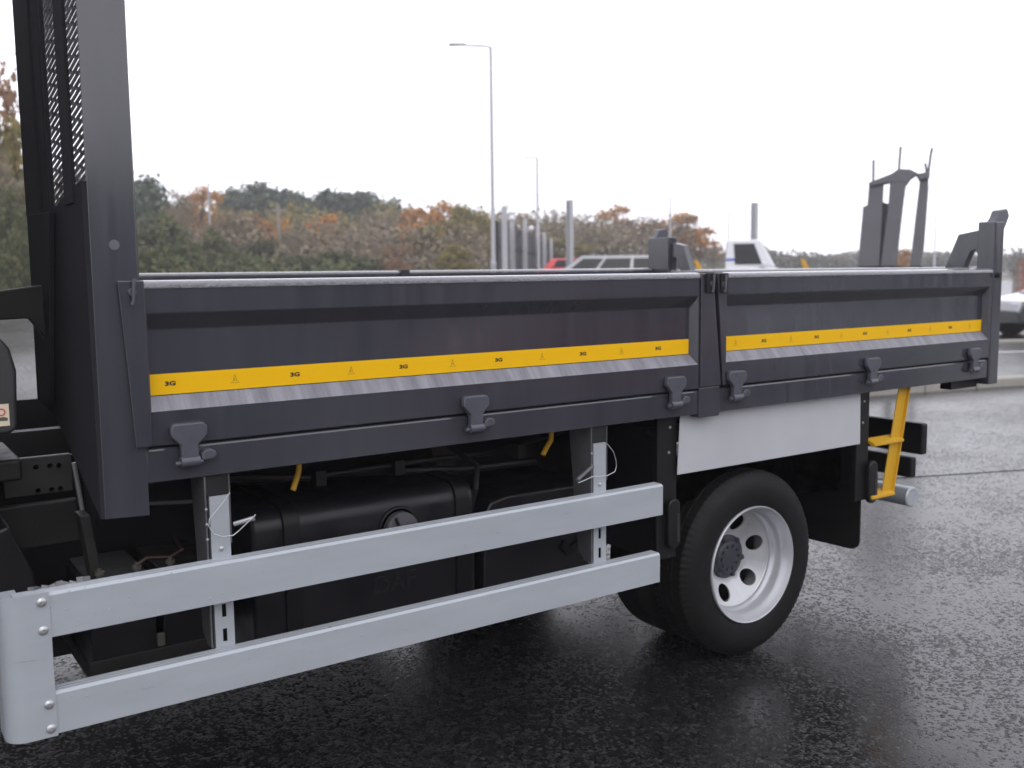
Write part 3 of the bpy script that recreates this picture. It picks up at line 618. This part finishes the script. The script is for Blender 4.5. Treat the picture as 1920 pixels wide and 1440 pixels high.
part(MB().box(-1.5, 2.46, F-.25, F-.22, .30, 1.075), 'far_light_block', BLK)  # unseen panel added to keep horizon light from under the truck
part(MB().box(2.46, 4.5, F-.25, F-.22, .62, 1.075), 'far_rear_light_block', BLK)  # added rearward extension of that panel, closes off light from the far side
part(MB().box(-1.5, .0, 3.2, 4.9, .50, .9), 'engine_sump', BLK, bevel=.05)
for z in (.44, .70):
    part(MB().box(.4, 2.6, F-.05, F-.02, z, z+.115), 'far_guard_rail', SILV, bevel=.002)

# rain drops clinging to the guards, sill and panels
random.seed(11); dr = MB()
def dropat(x, y, z, r):
    k = random.uniform(.8, 1.5)
    dr.add([(x-r, y, z), (x+r, y, z), (x, y, z+r*k), (x, y, z-r*k), (x, y-r*.75, z-.1*r)], [(0, 4, 2), (2, 4, 1), (1, 4, 3), (3, 4, 0)])
for i in range(150):
    u = random.random()
    if u < .35: x = .4+2.13*random.random()**1.6; dropat(x, GY-.0003, .835-.115*random.random()**1.5, random.uniform(.0011, .0026))
    elif u < .6: x = .4+2.13*random.random()**1.4; dropat(x, GY-.0003, .567-.11*random.random(), random.uniform(.0011, .0024))
    else: dropat(random.uniform(.75, 2.6), GY-.0003, random.uniform(.475, .562), random.uniform(.0009, .0018))
tag(part(dr, 'rain_drops', DROP), kind='stuff')

# ------------------------------------------------------------------ other vehicles
def quad_panel(mb, q, out, th=.012):
    a = [Vector(v) for v in q]; n = (a[1]-a[0]).cross(a[3]-a[0]).normalized()
    if n.dot(Vector(out)) < 0: n = -n
    mb.add([v+n*.004 for v in a]+[v+n*th for v in a], [(0, 1, 2, 3), (7, 6, 5, 4), (0, 4, 5, 1), (1, 5, 6, 2), (2, 6, 7, 3), (3, 7, 4, 0)])
def lerp(a, b, t): return tuple(a[i]+(b[i]-a[i])*t for i in range(3))
def vehicle(name, label, cat, loc, rz, paint, W, body, base, roof, zb, zr, inset, panes, wheels, wr, lights):
    """front points to local -X. body: side outline; base/roof: x limits of the cabin at zb/zr; panes: cuts (0..1) along the cabin side"""
    v = empty(name, loc, label, cat, rz=rz); h = W/2
    def P(mb, n, mt, parent=v, **k): return mb.build(n, mt, parent, local=True, **k)
    P(MB().prism(body, 'y', -h, h), 'body', paint, bevel=.07, seg=3)
    c = [(base[0], -h+.03, zb), (base[1], -h+.03, zb), (roof[1], -h+inset, zr), (roof[0], -h+inset, zr)]
    d = [(x, -y, z) for x, y, z in c]
    P(MB().add(c+d, [(0, 1, 2, 3), (7, 6, 5, 4), (0, 4, 5, 1), (1, 5, 6, 2), (2, 6, 7, 3), (3, 7, 4, 0)]), 'cabin', paint, bevel=.06, seg=3)
    for q, sy in ((c, -1), (d, 1)):
        for t0, t1 in panes:
            lo0, lo1 = lerp(q[0], q[1], t0), lerp(q[0], q[1], t1); hi0, hi1 = lerp(q[3], q[2], t0), lerp(q[3], q[2], t1)
            mb = MB(); quad_panel(mb, [lerp(lo0, hi0, .12), lerp(lo1, hi1, .12), lerp(lo1, hi1, .86), lerp(lo0, hi0, .86)], (0, sy, .3)); P(mb, 'side_window', GLASS)
    for (a, b, e, f_), ox in (((c[0], d[0], d[3], c[3]), -1), ((c[1], d[1], d[2], c[2]), 1)):
        def g(u, w): return lerp(lerp(a, b, u), lerp(f_, e, u), w)
        mb = MB(); quad_panel(mb, [g(.07, .12), g(.93, .12), g(.93, .9), g(.07, .9)], (ox, 0, .4)); P(mb, 'windscreen' if ox < 0 else 'rear_window', GLASS)
    for x in wheels:
        for sy in (-1, 1):
            ar = P(MB().lathe([(wr*1.16, 0), (wr*1.16, .012), (0, .012)], (x, sy*(h+.004)-.006, wr), 28), 'wheel_arch', PLAS)
            w_ = P(MB().lathe([(wr*.62, 0), (wr*.9, -.012), (wr, .03), (wr, .2), (wr*.9, .21), (wr*.5, .2)] if sy < 0 else [(wr*.62, 0), (wr*.9, .012), (wr, -.03), (wr, -.2), (wr*.9, -.21), (wr*.5, -.2)], (x, sy*(h+.014), wr), 32), 'wheel', RUB)
            P(MB().lathe([(wr*.64, .0), (wr*.6, -.01*-sy), (wr*.2, .012*-sy), (0, .012*-sy)], (x, sy*(h+.016), wr), 20), 'rim', RIM, w_)
    for (x0, x1, y0, y1, z0, z1, mt) in lights:
        P(MB().box(x0, x1, y0, y1, z0, z1), 'headlight' if x0 < 0 else 'tail_light', mt, bevel=.015)
        P(MB().box(x0, x1, -y1, -y0, z0, z1), 'headlight' if x0 < 0 else 'tail_light', mt, bevel=.015)
    for sy in (-1, 1):
        P(MB().box(base[0]+.32, base[0]+.44, sy*(h+.1)-.09, sy*(h+.1)+.09, zb+.02, zb+.17), 'door_mirror', paint, bevel=.03)
    return v
HL = mat('headlight_glass', (.5, .52, .55), .1); TLm = mat('tail_lens', (.3, .01, .01), .2)
suv = [(-2.2, .35), (-2.27, .62), (-2.18, .92), (-1.25, 1.06), (2.15, 1.10), (2.25, .8), (2.22, .35)]
def dirz(a, b): return math.atan2(b[1]-a[1], b[0]-a[0])
zc = gh(0, 16.5)
vehicle('parked_car', 'silver estate car, only its roof and dark side windows showing above the bed', 'car', (19.1, 23.15, gh(0, 22.75)), dirz((18.04, 23.97), (21.04, 21.38)), SILC, 1.85, suv, (-1.28, 2.2), (-.5, 1.85), 1.02, 1.60, .2, ((.06, .3), (.33, .62), (.65, .9)), (-1.38, 1.35), .34, [(-2.26, -2.1, .5, .88, .62, .8, HL), (2.1, 2.24, .6, .88, .75, 1.0, TLm)])
van = [(-2.5, .35), (-2.55, .75), (-2.4, 1.05), (-1.75, 1.22), (-.3, 1.25), (-.3, .9), (2.6, .9), (2.6, .6), (2.5, .35)]
wv = vehicle('white_pickup', 'white tipper pickup cab with blue stripe and dark side window, parked beyond the tailgate', 'pickup truck', (23.8, 22.88, gh(0, 22)), dirz((25.05, 21.48), (24.0, 22.65)), WHP, 1.95, van, (-1.85, -.3), (-1.38, -.33), 1.2, 2.08, .13, ((.24, .80),), (-1.65, 1.5), .36, [(-2.54, -2.4, .55, .9, .75, 1.0, HL), (2.5, 2.62, .7, .95, .62, .78, TLm)])
MB().box(-.62, -.33, .895, .925, 1.42, 1.50).build('side_stripe', BLUES, wv, local=True)
rb = [(-2.1, .35), (-2.2, .8), (-2.0, 1.1), (-1.4, 1.3), (2.2, 1.3), (2.25, .35)]
vehicle('red_van', 'small red van half hidden behind the silver car and the steel columns', 'van', (24.9, 31.3, gh(0, 32)), dirz((24.05, 31.96), (24.9, 31.31)), REDC, 1.8, rb, (-1.5, 2.2), (-1.2, 2.1), 1.25, 1.64, .1, ((.08, .3),), (-1.3, 1.4), .33, [(-2.2, -2.05, .5, .85, .8, 1.0, HL), (2.15, 2.27, .65, .88, .9, 1.2, TLm)])
DARKC = mat('dark_car_paint', (.03, .03, .034), .12, var=.05, coat=1.0, rvar=.02, spec=.8)
hatch = [(-1.95, .30), (-2.05, .55), (-1.95, .78), (-1.15, .93), (1.75, .98), (1.9, .75), (1.88, .30)]
vehicle('hatchback', 'dark glossy car cut off by the right edge, parked beyond the kerb', 'car', (22.54, 10.6, .105), R(-34), DARKC, 1.76, hatch, (-1.2, 1.72), (-.35, 1.3), .92, 1.43, .2, ((.1, .48), (.52, .88)), (-1.28, 1.2), .31, [(-2.03, -1.85, .5, .85, .56, .74, HL), (1.8, 1.93, .6, .86, .7, .9, TLm)])

REDC2 = mat('dark_red_car_paint', (.22, .015, .02), .3, var=.05, coat=.5, rvar=.02)
vehicle('forecourt_car', 'red hatchback parked across the yard, mirrored faintly in the dropsides', 'car', (7.9, -4.6, -.016), R(4), REDC2, 1.76, hatch, (-1.2, 1.72), (-.35, 1.3), .92, 1.43, .2, ((.1, .48), (.52, .88)), (-1.28, 1.2), .31, [(-2.03, -1.85, .5, .85, .56, .74, HL), (1.8, 1.93, .6, .86, .7, .9, TLm)])
vehicle('forecourt_car', 'white hatchback parked across the yard, second in the reflected row', 'car', (13.2, -5.0, -.016), R(2), WHP, 1.76, hatch, (-1.2, 1.72), (-.35, 1.3), .92, 1.43, .2, ((.1, .48), (.52, .88)), (-1.28, 1.2), .31, [(-2.03, -1.85, .5, .85, .56, .74, HL), (1.8, 1.93, .6, .86, .7, .9, TLm)])
vehicle('forecourt_car', 'silver estate car parked across the yard, first in the reflected row', 'car', (2.4, -6.5, -.016), R(-3), SILC, 1.85, suv, (-1.28, 2.2), (-.5, 1.85), 1.02, 1.60, .2, ((.06, .3), (.33, .62), (.65, .9)), (-1.38, 1.35), .34, [(-2.26, -2.1, .5, .88, .62, .8, HL), (2.1, 2.24, .6, .88, .75, 1.0, TLm)])

# ------------------------------------------------------------------ lamp posts, columns, sign, ramp, wall
def lamp(x, y, top, arm, label, thick=1.0):
    z0 = gh(x, y); t = empty('lamp_post', (x, y, z0), label, 'lamp post', 'street lamps')
    h = top-z0
    def P(mb, n, mt, **k): return mb.build(n, mt, t, local=True, **k)
    P(MB().tube([(0, 0, 0), (0, 0, 1.4)], .085*thick, 16), 'base_column', LAMPM)
    P(MB().tube([(0, 0, 1.4), (0, 0, 1.5), (0, 0, h)], [.085*thick, .06*thick, .04*thick], 14), 'pole', LAMPM)
    a = Vector((arm[0], arm[1], 0)); u = a.normalized()
    P(MB().tube([(0, 0, h-.02), tuple(u*.12+Vector((0, 0, h+.02))), tuple(a*.62+Vector((0, 0, h+.05)))], .026*thick, 10), 'arm', LAMPM)
    s = a*.60; e = a; w = Vector((-u.y, u.x, 0))*.08; zz = Vector((0, 0, h+.04))
    P(MB().add([s-w*.5+zz, s+w*.5+zz, e+w+zz, e-w+zz, s-w*.5+zz+Vector((0, 0, .07)), s+w*.5+zz+Vector((0, 0, .07)), e+w+zz+Vector((0, 0, .06)), e-w+zz+Vector((0, 0, .06))],
        [(0, 1, 2, 3), (7, 6, 5, 4), (0, 4, 5, 1), (1, 5, 6, 2), (2, 6, 7, 3), (3, 7, 4, 0)]), 'lamp_head', LAMPM, bevel=.02)
    return t
lf = Vector((-.825, .566))
lamp(15.43, 23.37, 7.76, lf*1.15, 'tall grey lamp post, the nearest and tallest, arm pointing left')
lamp(32.74, 45.06, 7.82, lf*1.2, 'second tallest lamp post, thin, beside the row of steel columns', 1.5)
lamp(61.99, 65.25, 7.85, lf*1.3, 'small distant lamp post above the orange trees behind the far corner post', 1.8)
lamp(76.5, 71.9, 7.23, -lf*3.0, 'faint distant lamp post behind the white pickup with its arm pointing right', 1.6)
lamp(116.4, 74.1, 7.74, lf*1.0, 'faint distant lamp post left of the rear corner post', 1.9)
lamp(22.79, 71.45, 8.03, -lf*1.6, 'pale lamp post standing among the trees on the wooded bank, arm to the right', 1.7)
tp = empty('telegraph_pole', (27.0, 69.0, bank_h(27, 69)), 'short pale timber pole among the russet trees on the bank', 'pole')
MB().tube([(0, 0, 0), (0, 0, 5.2)], [.14, .11], 12).build('pole', BARKP, tp, local=True)
MB().box(-.5, .5, -.05, .05, 4.7, 4.82).build('cross_arm', BARKP, tp, local=True)

def hcol(w, h):
    return MB().box(-w/2, w/2, -w/2, -w/2+.03, 0, h).box(-w/2, w/2, w/2-.03, w/2, 0, h).box(-.015, .015, -w/2+.03, w/2-.03, 0, h)
cols = [(21.6, 32.47), (24.11, 35.6), (27.75, 39.78), (33.25, 46.29), (38.9, 53.32), (47.04, 63.47), (57.49, 76.88)]
bay = empty('steel_bay_wall', (21.6, 32.47, gh(0, 33)), 'receding row of grey steel columns with dark panels between them, right of the tall lamp post', 'wall')
for k, (x, y) in enumerate(cols):
    o = hcol(.21, 3.68).build('column', POSTM, bay, local=True); o.location = (x-21.6+.25, y-32.47-.2, 0); o.rotation_euler = (0, 0, R(-37))
    if k in (0, 2): 
        f_ = MB().lathe([(.12, 0), (.14, -.03), (.05, -.12), (0, -.12)], (.3, -.2, 3.2), 14).build('floodlight', WHP, o, local=True)
    if k < 6:
        x2, y2 = cols[k+1]; a = math.atan2(y2-y, x2-x); L = math.hypot(x2-x, y2-y); pw = L-.3
        for j, zz in enumerate((0., 1.1, 2.05)):
            p_ = MB().box(.15, .15+pw, -.06, .06, zz+.01, zz+1.085).build('panel', PANM, bay, local=True); p_.location = (x-21.6, y-32.47, 0); p_.rotation_euler = (0, 0, a)
for x, y, top, lab in ((21.47, 27.64, 4.07, 'single grey steel column standing over the silver car roof'), (26.08, 23.34, 3.85, 'single grey steel column in front of the white pickup cab')):
    z0 = gh(x, y); t = empty('steel_column', (x, y, z0), lab, 'column')
    hcol(.19, top-z0).build('shaft', POSTM, t, local=True).rotation_euler = (0, 0, R(20))
    MB().box(-.2, .2, -.2, .2, 0, .03).build('base_plate', POSTM, t, local=True)
x, y = 35.33, 71.78; sg = empty('give_way_sign', (x, y, bank_h(x, y)), 'white inverted triangle give way sign at the foot of the wooded bank', 'road sign')
sz = 2.62-bank_h(x, y); sg.rotation_euler = (0, 0, R(-26))
MB().prism([(-.42, sz), (.42, sz), (0, sz-.74)], 'y', -.02, 0).build('sign_border', mat('sign_red', (.45, .04, .05), .5), sg, local=True)
MB().prism([(-.27, sz-.085), (.27, sz-.085), (0, sz-.56)], 'y', -.024, -.0205).build('sign_face', WHP, sg, local=True)
MB().tube([(0, .04, 0), (0, .04, sz-.05)], .04, 10).build('sign_post', LAMPM, sg, local=True)

# folded loading ramp of a plant trailer, upright behind the tailgate corner
RG = mat('ramp_grey_paint', (.11, .108, .12), .5, var=.18, scale=5, bump=.1)
rz0 = .105; ra = empty('loading_ramp', (13.18, 9.07, rz0), 'upright grey steel loading ramp with three thin rods on top, standing behind the rear corner', 'loading ramp', rz=math.atan2(8.68-9.45, 13.44-12.91))
def rq(px, py):    # sizes read off the photograph, in metres from the ramp's foot
    return ((px-1675)/125., 1.545+(500-py)/125.)
def RP(pts, y0, y1, n, mt=RG, **k): return MB().prism([rq(*p) for p in pts], 'y', y0, y1).build(n, mt, ra, local=True, **k)
RP([(1613, 500), (1621, 430), (1626, 388), (1622, 388), (1622, 400), (1630, 345), (1654, 343), (1652, 500)][:1]+[(1619, 402), (1619, 389), (1627, 386), (1629, 346), (1655, 341), (1652, 500)], -.12, .10, 'ramp_leaf', bevel=.01)
RP([(1653.5, 500), (1663, 400), (1666, 332), (1692, 328), (1694, 345), (1689, 400), (1682, 500)], -.16, .14, 'ramp_beam', bevel=.012)
RP([(1717, 342), (1731, 334), (1732, 360), (1728, 470), (1722, 500), (1705, 500), (1711, 420)], -.10, .10, 'ramp_leg', bevel=.01)
RP([(1628, 345), (1668, 330), (1680, 322), (1700, 324), (1714, 332), (1733, 329), (1733, 340), (1716, 344), (1711, 334), (1702, 340), (1694, 352), (1692, 346), (1664, 346), (1655, 348), (1629, 352)], -.165, .145, 'ramp_top', bevel=.008)
RP([(1654, 380), (1664, 384), (1656, 500), (1651, 500)], .02, .06, 'ramp_web')
for pts in ([(1636, 345), (1635.5, 302)], [(1680, 324), (1682, 280)], [(1731, 332), (1733.5, 300), (1736, 285)], [(1729, 334), (1725, 312)]):
    MB().tube([(rq(*p)[0], 0, rq(*p)[1]) for p in pts], .018, 8).build('stake_rod', RG, ra, local=True)
MB().box(-.48, .42, -.20, .30, 1.30, 1.544).build('ramp_base', BLKG, ra, local=True, bevel=.02)
MB().box(-.46, -.40, -.1, .2, 0, 1.30).build('ramp_foot', BLKG, ra, local=True); MB().box(.30, .36, -.1, .2, 0, 1.30).build('ramp_foot', BLKG, ra, local=True)
MB().box(-.05, .05, -.1, .2, 0, 1.30).build('ramp_foot', BLKG, ra, local=True)
for (x, y, a, lab) in ((21.32, 21.11, R(-60), 'short slanted yellow boom just right of the far corner post'), (23.34, 18.85, R(-55), 'short slanted yellow boom left of the upright loading ramp')):
    z0 = gh(x, y); t = empty('barrier_boom', (x, y, z0), lab, 'barrier')
    MB().box(-.2, .2, -.18, .18, 0, 1.0).build('pedestal', BLKG, t, local=True, bevel=.02)
    bmx = MB().prism([(-.09, .7), (.09, .7), (.06, 1.75), (.0, 1.84), (-.06, 1.75)], 'y', -.05, .05).build('boom', YELP, t, local=True, bevel=.01)
    bmx.rotation_euler = (0, R(-24), R(-35)); bmx.location = (.48, -.32, -.32-(z0-.45)+.1)

# brick wall on the right, each visible course built
bw = empty('brick_wall', (36.6, 18.0, gh(0, 18.0)), 'orange red brick wall beyond the parked car at the right edge', 'wall', rz=R(-30))
MB().box(-2.0, 3.4, 0, .2, 0, 1.46).build('wall_core', MORT, bw, local=True)
MB().box(-2.05, 3.45, -.05, .25, 1.461, 1.53).build('coping', CONC, bw, local=True)
bmsh = MB().box(-.213, .213, -.012, .0, 0, .128).mesh('brick', BRICK, smooth=False)
for j in range(10):
    for i in range(12):
        x = -1.78+i*.44+(.22 if j % 2 else 0)
        if x > 3.2: continue
        o = bpy.data.objects.new('brick', bmsh); COL.objects.link(o); o.parent = bw; o.location = (x, random.uniform(-.004, 0)-.0005, .012+j*.144)

# long low depot shed on the camera's side of the yard (mirrored in the truck's paint)
shd = empty('depot_shed', (14, -27, -.016), 'long low grey shed across the yard, mirrored dimly in the truck paint', 'building')
MB().box(-34, 50, -12, 0, 0, 4.6).build('wall', SHED, shd, local=True)
MB().prism([(-12.4, 4.61), (.4, 4.61), (-6, 5.6)], 'x', -34.3, 50.3).build('roof', SHED, shd, local=True)
for x in (-20, -6, 10, 26):
    MB().box(x, x+4, .0, .05, .02, 3.6).build('roller_door', mat('door_blue_grey', (.16, .17, .2), .5), shd, local=True)

# ------------------------------------------------------------------ trees, shrubs and woods
def rnd(r): return random.uniform(-r, r)
def crown_mesh(kind, seed):
    rs = random.Random(seed); mb = MB(); vs, fs = [], []
    conf = {'pine': (34, 95, .030, .16, .98, .42), 'orange': (30, 80, .026, .16, 1.0, .5), 'russet': (30, 70, .024, .12, 1.0, .5), 'brown': (34, 85, .017, .10, 1.0, .5),
            'olive': (34, 90, .026, .10, 1.0, .5), 'bare': (26, 42, .011, .22, 1.0, .45), 'far': (26, 60, .035, .12, 1.0, .5), 'gorse': (34, 85, .036, .02, 1.0, .52)}[kind]
    nc, nl, ls, zlo, zhi, rad = conf
    for c in range(nc):
        while True:
            u = Vector((rs.uniform(-1, 1), rs.uniform(-1, 1), rs.uniform(-1, 1)))
            if .25 < u.length < 1: break
        tz = (u.z+1)/2; zc_ = zlo+(zhi-zlo)*tz*.93
        prof = 1.0 if kind != 'pine' else (1.1-.75*tz)
        cx, cy = u.x*rad*.82*prof, u.y*rad*.82*prof; sp = rs.uniform(.07, .14)
        for l in range(nl):
            p = Vector((cx+rs.gauss(0, sp*.72), cy+rs.gauss(0, sp*.72), zc_+rs.gauss(0, sp*.38)))
            if p.z < .01: p.z = rs.uniform(.01, .08)
            if p.z > 1: p.z = 1-rs.expovariate(14)
            a = Vector((rs.uniform(-1, 1), rs.uniform(-1, 1), rs.uniform(-.6, .6))).normalized(); b = a.cross(Vector((rs.uniform(-1, 1), rs.uniform(-1, 1), rs.uniform(-1, 1)))).normalized()
            s_ = ls*rs.uniform(.6, 1.4)
            if kind in ('brown', 'bare'): la, lb = s_*2.4, s_*.34; a = (a+Vector((0, 0, .9))).normalized(); b = a.cross(b).normalized()
            else: la, lb = s_, s_*.7
            k = len(vs); vs += [p-a*la, p+b*lb, p+a*la, p-b*lb]; fs.append((k, k+1, k+2, k+3))
    mb.add(vs, fs)
    return mb.mesh('crown', LEAF[kind], smooth=False, recalc=False)
def trunk_mesh(kind, seed):
    rs = random.Random(seed); mb = MB()
    mb.tube([(0, 0, -.03), (rnd(.01), rnd(.01), .3), (rnd(.02), rnd(.02), .62), (rnd(.03), rnd(.03), .9)], [.030, .022, .013, .004], 8)
    for k in range(9):
        a = rs.uniform(0, 6.28); z = rs.uniform(.2, .7); L = rs.uniform(.2, .42)*(1.1-z*.5)
        mb.tube([(0, 0, z), (L*.5*math.cos(a), L*.5*math.sin(a), z+L*.45), (L*math.cos(a), L*math.sin(a), z+L*.8)], [.010, .006, .002], 5)
    return mb.mesh('trunk', BARKP if kind == 'bare' else BARK)
CM = {k: [crown_mesh(k, 10+i*7+len(k)) for i in range(3)] for k in LEAF}
TM = {k: [trunk_mesh(k, 40+i) for i in range(2)] for k in LEAF}
TREES = [  # trees and shrubs placed from image pixels at chosen distances, heights likewise
 (5.4,45.6,11.2,2.4,'russet'),(6.3,43.5,8.4,1.2,'olive'),(5.5,41.6,6.4,1.5,'brown'),(4.2,44.0,9.6,2.0,'brown'),(11.1,59.0,9.3,1.9,'brown'),(14.6,64.4,8.8,2.0,'pine'),
 (20.0,77.5,9.7,2.4,'pine'),(20.7,72.1,7.8,1.7,'brown'),(25.3,81.1,9.0,2.1,'orange'),(22.3,66.3,6.1,2.0,'brown'),(38.1,103.2,11.7,3.4,'pine'),
 (36.4,105.9,11.2,2.0,'pine'),(42.2,103.8,11.4,3.5,'pine'),(43.2,95.7,10.5,3.3,'pine'),(46.1,94.4,10.3,2.7,'pine'),(32.4,73.1,6.6,1.8,'orange'),
 (27.8,72.9,6.5,1.7,'orange'),(27.5,66.5,5.4,1.9,'brown'),(32.0,67.8,5.0,2.0,'brown'),(38.2,75.9,6.8,1.8,'brown'),(42.1,79.5,8.1,1.9,'brown'),
 (42.9,73.4,8.4,2.5,'orange'),(42.7,77.0,7.5,1.9,'orange'),(41.9,68.2,7.4,2.1,'olive'),(37.0,65.2,5.5,2.2,'olive'),(41.9,65.8,6.6,1.5,'olive'),
 (30.9,58.3,4.1,1.2,'russet'),(30.0,49.6,3.4,1.4,'olive'),(26.7,74.3,6.8,1.6,'russet'),(53.7,78.4,8.4,1.5,'bare'),(57.8,81.6,7.8,1.6,'russet'),
 (66.2,87.9,9.1,1.8,'bare'),(53.7,69.7,4.7,3.1,'olive'),(58.8,70.8,5.5,3.2,'brown'),(71.3,83.8,9.2,2.6,'orange'),(70.6,87.0,7.2,2.7,'brown'),
 (66.9,74.3,7.0,3.0,'russet'),(66.0,68.4,7.1,3.0,'orange'),(69.5,69.1,6.4,2.5,'orange'),(69.0,66.7,4.2,1.3,'brown'),(75.0,80.5,6.8,1.8,'russet'),
 (74.8,93.8,9.0,1.6,'bare'),(87.3,82.3,3.7,1.9,'brown'),(113.1,98.6,5.1,2.3,'far'),(116.0,95.1,4.0,3.5,'far'),(128.1,95.9,3.4,4.1,'far'),
 (74.6,50.3,3.3,0.9,'orange'),(135.3,85.4,3.1,3.6,'far'),(138.2,80.6,3.1,3.5,'far'),(33.4,18.1,2.4,0.5,'bare')]
SHRUBS = [(5.6,40.6,4.9,0.9),(5.8,39.6,3.9,0.7),(4.7,37.7,3.2,0.7),(15.7,57.9,5.2,2.0),(14.8,49.9,3.3,1.5),(12.1,46.5,3.0,1.0),(19.0,59.0,4.3,1.4),(19.3,56.8,3.5,1.1),
 (22.6,62.0,4.1,1.4),(24.8,56.8,3.2,2.0),(27.3,57.9,2.8,1.4),(24.8,61.2,3.0,1.4),(15.2,53.9,4.3,1.3),(25.4,65.2,3.7,1.1),(29.5,59.0,2.8,1.2)]
DESC = {'pine': ('pine_tree', 'dark grey green pine'), 'orange': ('autumn_tree', 'bright orange autumn tree'), 'russet': ('autumn_tree', 'russet brown autumn tree'), 'brown': ('leafless_tree', 'brown nearly leafless tree'),
        'olive': ('broadleaf_tree', 'yellowish olive tree'), 'bare': ('leafless_tree', 'thin bare grey tree'), 'far': ('distant_tree', 'low hazy grey green tree'), 'gorse': ('gorse_bush', 'dark green gorse bush')}
ORD = ['', 'first', 'second', 'third', 'fourth', 'fifth', 'sixth', 'seventh', 'eighth', 'ninth', 'tenth', 'eleventh', 'twelfth', 'thirteenth', 'fourteenth', 'fifteenth', 'sixteenth', 'seventeenth']
def ground_at(x, y): return max(gh(x, y), bank_h(x, y)) if (40 <= y <= 169 and -70 <= x <= 125) else gh(x, y)
plants = [(*t,) for t in TREES]+[(*s_, 'gorse') for s_ in SHRUBS]
random.seed(5); cnt = {}
for (x, y, top, rad, k) in sorted(plants, key=lambda t: t[0]/t[1]):       # left to right as seen from the yard
    cnt[k] = cnt.get(k, 0)+1; i = cnt[k]; nm, ds = DESC[k]; z0 = ground_at(x, y)-.05; h = top-z0
    where = 'on the wooded bank' if k != 'far' else 'along the horizon at the right'
    t = empty(nm, (x, y, z0), f'{ds}, {ORD[i]} of its kind from the left {where}' if k != 'far' else f'{ds}, {ORD[i]} from the left along the right horizon', 'bush' if k == 'gorse' else 'tree', {'gorse': 'gorse bushes at the foot of the bank'}.get(k, 'trees on the bank and horizon'))
    rz = random.uniform(0, 6.28)
    cr_ = bpy.data.objects.new('crown', CM[k][i % 3]); tr_ = bpy.data.objects.new('trunk' if k != 'gorse' else 'stem', TM[k][i % 2])
    for o in (cr_, tr_): COL.objects.link(o); o.parent = t; o.rotation_euler = (0, 0, rz)
    kx_ = 2.5 if k == 'pine' else 2.0
    cr_.scale = (rad*kx_, rad*kx_, h); tr_.scale = (min(h, rad*3), min(h, rad*3), h)

def leaf_mass(name, kinds, spots, n, size, seed):
    rs = random.Random(seed); vs, fs = [], []
    for _ in range(n):
        x, y, z = spots(rs); a = Vector((rs.uniform(-1, 1), rs.uniform(-1, 1), rs.uniform(-1, 1))).normalized(); b = a.cross(Vector((rs.uniform(-1, 1), rs.uniform(-1, 1), rs.uniform(-1, 1)))).normalized()
        s_ = size*rs.uniform(.6, 1.5); p = Vector((x, y, z)); k = len(vs); vs += [p-a*s_, p+b*s_*.7, p+a*s_, p-b*s_*.7]; fs.append((k, k+1, k+2, k+3))
    return tag(MB().add(vs, fs).build(name, LEAF[kinds], smooth=False, recalc=False), kind='stuff')
def band(x0, y0, x1, y1, depth, hfun):
    def f(rs):
        t = rs.random(); d = rs.uniform(0, depth); x = x0+(x1-x0)*t; y = y0+(y1-y0)*t; L = math.hypot(x, y); x += x/L*d; y += y/L*d
        return x, y, ground_at(x, y)+hfun(x, y)*rs.random()**.8
    return f
leaf_mass('undergrowth', 'brown', band(13, 64, 37, 57, 16, lambda x, y: 2.6+1.1*math.sin(x*.9)+.6*math.sin(y*1.3)), 16000, .16, 1)
leaf_mass('hillside_growth', 'olive', band(21, 93, 57, 82, 10, lambda x, y: 4.2+.9*math.sin(x*.7)+.6*math.sin(y*1.1)), 12000, .2, 9)
leaf_mass('hillside_pines', 'pine', band(34, 104, 52, 97, 10, lambda x, y: 6.0+.9*math.sin(x*.8)), 9000, .26, 8)
leaf_mass('low_scrub', 'gorse', band(2, 41, 24, 50, 9, lambda x, y: 1.3+.5*math.sin(x*1.1)), 9000, .13, 2)
leaf_mass('far_hedge', 'brown', band(45, 74, 64, 64, 18, lambda x, y: 4.0+.7*math.sin(x*.5)+.5*math.sin(y*.8)), 14000, .18, 3)
leaf_mass('distant_wood', 'far', band(20, 190, 170, 84, 25, lambda x, y: 3.4+.6*math.sin(x*.21)+.5*math.sin(y*.3)), 26000, .34, 4)

# ------------------------------------------------------------------ damp air
hz = MB().box(-180, 260, -60, 300, -1.0, 16).build('haze', mat('unused', (1, 1, 1)), recalc=True, smooth=False)
hz.data.materials.clear()
HM = bpy.data.materials.new('damp_air'); HM.use_nodes = True; HM.node_tree.nodes.clear()
pv_ = HM.node_tree.nodes.new('ShaderNodeVolumePrincipled'); pv_.inputs['Color'].default_value = (.96, .96, 1, 1); pv_.inputs['Density'].default_value = .0012
hmo = HM.node_tree.nodes.new('ShaderNodeOutputMaterial'); HM.node_tree.links.new(pv_.outputs[0], hmo.inputs['Volume'])
hz.data.materials.append(HM); tag(hz, kind='stuff')
